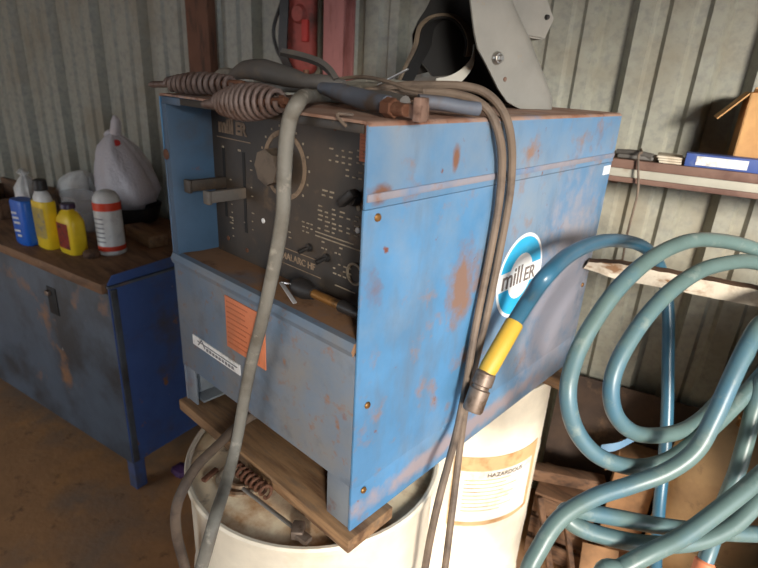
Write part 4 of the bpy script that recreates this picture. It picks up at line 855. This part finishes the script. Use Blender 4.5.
tag(obj('card_scrap', bar(B(), wp(.72,.46,.004), wp(.70,.36,.20), .12, .005, .001), 'card_dark'), 'scrap of brown cardboard leaning on the right end of the crate', 'cardboard')
t = thing('added_shade_cupboard', 'added grey cupboard, out of view, shading the wall and carrying the right end of the timber rail', 'cupboard', (1.8, 1.17, 0))  # unseen cupboard added to shade the wall under the rail and carry its end
bm = B(); box(bm, (1.29,.78,.001), (2.3,1.56,1.2255), .006); obj('shade_cupboard_body', bm, 'skid', t)
for x0, hx in ((1.31, 1.75), (1.81, 1.84)):
    bm = B(); box(bm, (x0,.768,.04), (x0+.48,.779,1.19), .004); dd = obj('door', bm, 'skid', t)
    bm = B(); box(bm, (hx,.750,.6), (hx+.02,.767,.72), .004); obj('handle', bm, 'rust', dd)
bm = lumpy(B(), (1.16,.92,.001), [(.07,0,0,0), (.09,.03,0,0), (.095,.10,0,0), (.09,.24,0,0), (.07,.33,0,0), (.02,.37,0,0)], 1, .9, .15, 36, 11); tag(obj('rag_heap', bm, 'pale', smooth=60), 'pale rag heap on the ground at the right edge in front of the round tank', 'rag')
bm = B(); ribbon(bm, [(0.6988, 1.0464, 0.5978), (0.7411, 1.0795, 0.6163), (0.7773, 1.1166, 0.6528)], (0,.5,.8), .03, .004); tag(obj('plastic_strip', bm, 'soft_blue'), 'small pale blue plastic strip behind the lower hose loops', 'strip')

# ------------------------------------------------------------------ outside ground, light, camera
bm = B(); box(bm, (3.5,-4.3,-.1), (12,8,-.01)); box(bm, (-8,-14,-.1), (12,-4.3,-.01)); struct('ground_outside', bm, 'floor')
w = bpy.data.worlds.new('World'); bpy.context.scene.world = w; w.use_nodes = True
bg = w.node_tree.nodes['Background']; bg.inputs[0].default_value = (.80, .90, 1.0, 1); bg.inputs[1].default_value = SKY
def lamp(name, kind, loc, energy, col, **k):
    l = bpy.data.lights.new(name, kind); l.energy = energy; l.color = col
    for a_, b_ in k.items(): setattr(l, a_, b_)
    o = bpy.data.objects.new(name, l); C.objects.link(o); o.location = loc; return o
el, az = math.radians(14), math.radians(-40)
sd = V((math.cos(az)*math.cos(el), math.sin(az)*math.cos(el), math.sin(el)))
sun = lamp('sun', 'SUN', (6,-3,4), SUN, (1, .93, .82), angle=math.radians(14.0)); sun.rotation_euler = sd.to_track_quat('Z', 'Y').to_euler()
po = lamp('door_portal', 'AREA', (DX+.05, (DOOR_Y0+DOOR_Y1)/2, DOOR_Z/2), 1, (1,1,1), shape='RECTANGLE', size=DOOR_Z, size_y=DOOR_Y1-DOOR_Y0)
po.rotation_euler = (0, PI/2, 0); po.data.cycles.is_portal = True
po = lamp('front_portal', 'AREA', (-2.25, -4.15, 1.3), 1, (1,1,1), shape='RECTANGLE', size=2.9, size_y=2.6)
po.rotation_euler = (PI/2, 0, 0); po.data.cycles.is_portal = True

cam = bpy.data.cameras.new('camera'); co = bpy.data.objects.new('camera', cam); C.objects.link(co)
yaw, pitch, roll = .728020217, .374752928, .0584223471
f = V((-math.sin(yaw)*math.cos(pitch), math.cos(yaw)*math.cos(pitch), -math.sin(pitch)))
r = V((math.cos(yaw), math.sin(yaw), 0)); u = r.cross(f)
r, u = r*math.cos(roll)+u*math.sin(roll), -r*math.sin(roll)+u*math.cos(roll)
co.matrix_world = Matrix(((r.x,u.x,-f.x,1.09927), (r.y,u.y,-f.y,-.534711), (r.z,u.z,-f.z,1.700474), (0,0,0,1)))
cam.sensor_width = 36; cam.lens = 535.031*36/758; cam.clip_start = .02
cam.dof.use_dof = True; cam.dof.focus_distance = 1.05; cam.dof.aperture_fstop = 4.5
sc = bpy.context.scene; sc.camera = co
sc.view_settings.view_transform = 'Standard'; sc.view_settings.look = 'None'; sc.view_settings.gamma = 1; sc.view_settings.use_curve_mapping = False
sc.view_settings.exposure = EXPO
sc.cycles.max_bounces = 8; sc.cycles.diffuse_bounces = 5; sc.cycles.transparent_max_bounces = 8; sc.cycles.caustics_reflective = False; sc.cycles.caustics_refractive = False
sc.cycles.sample_clamp_indirect = 6
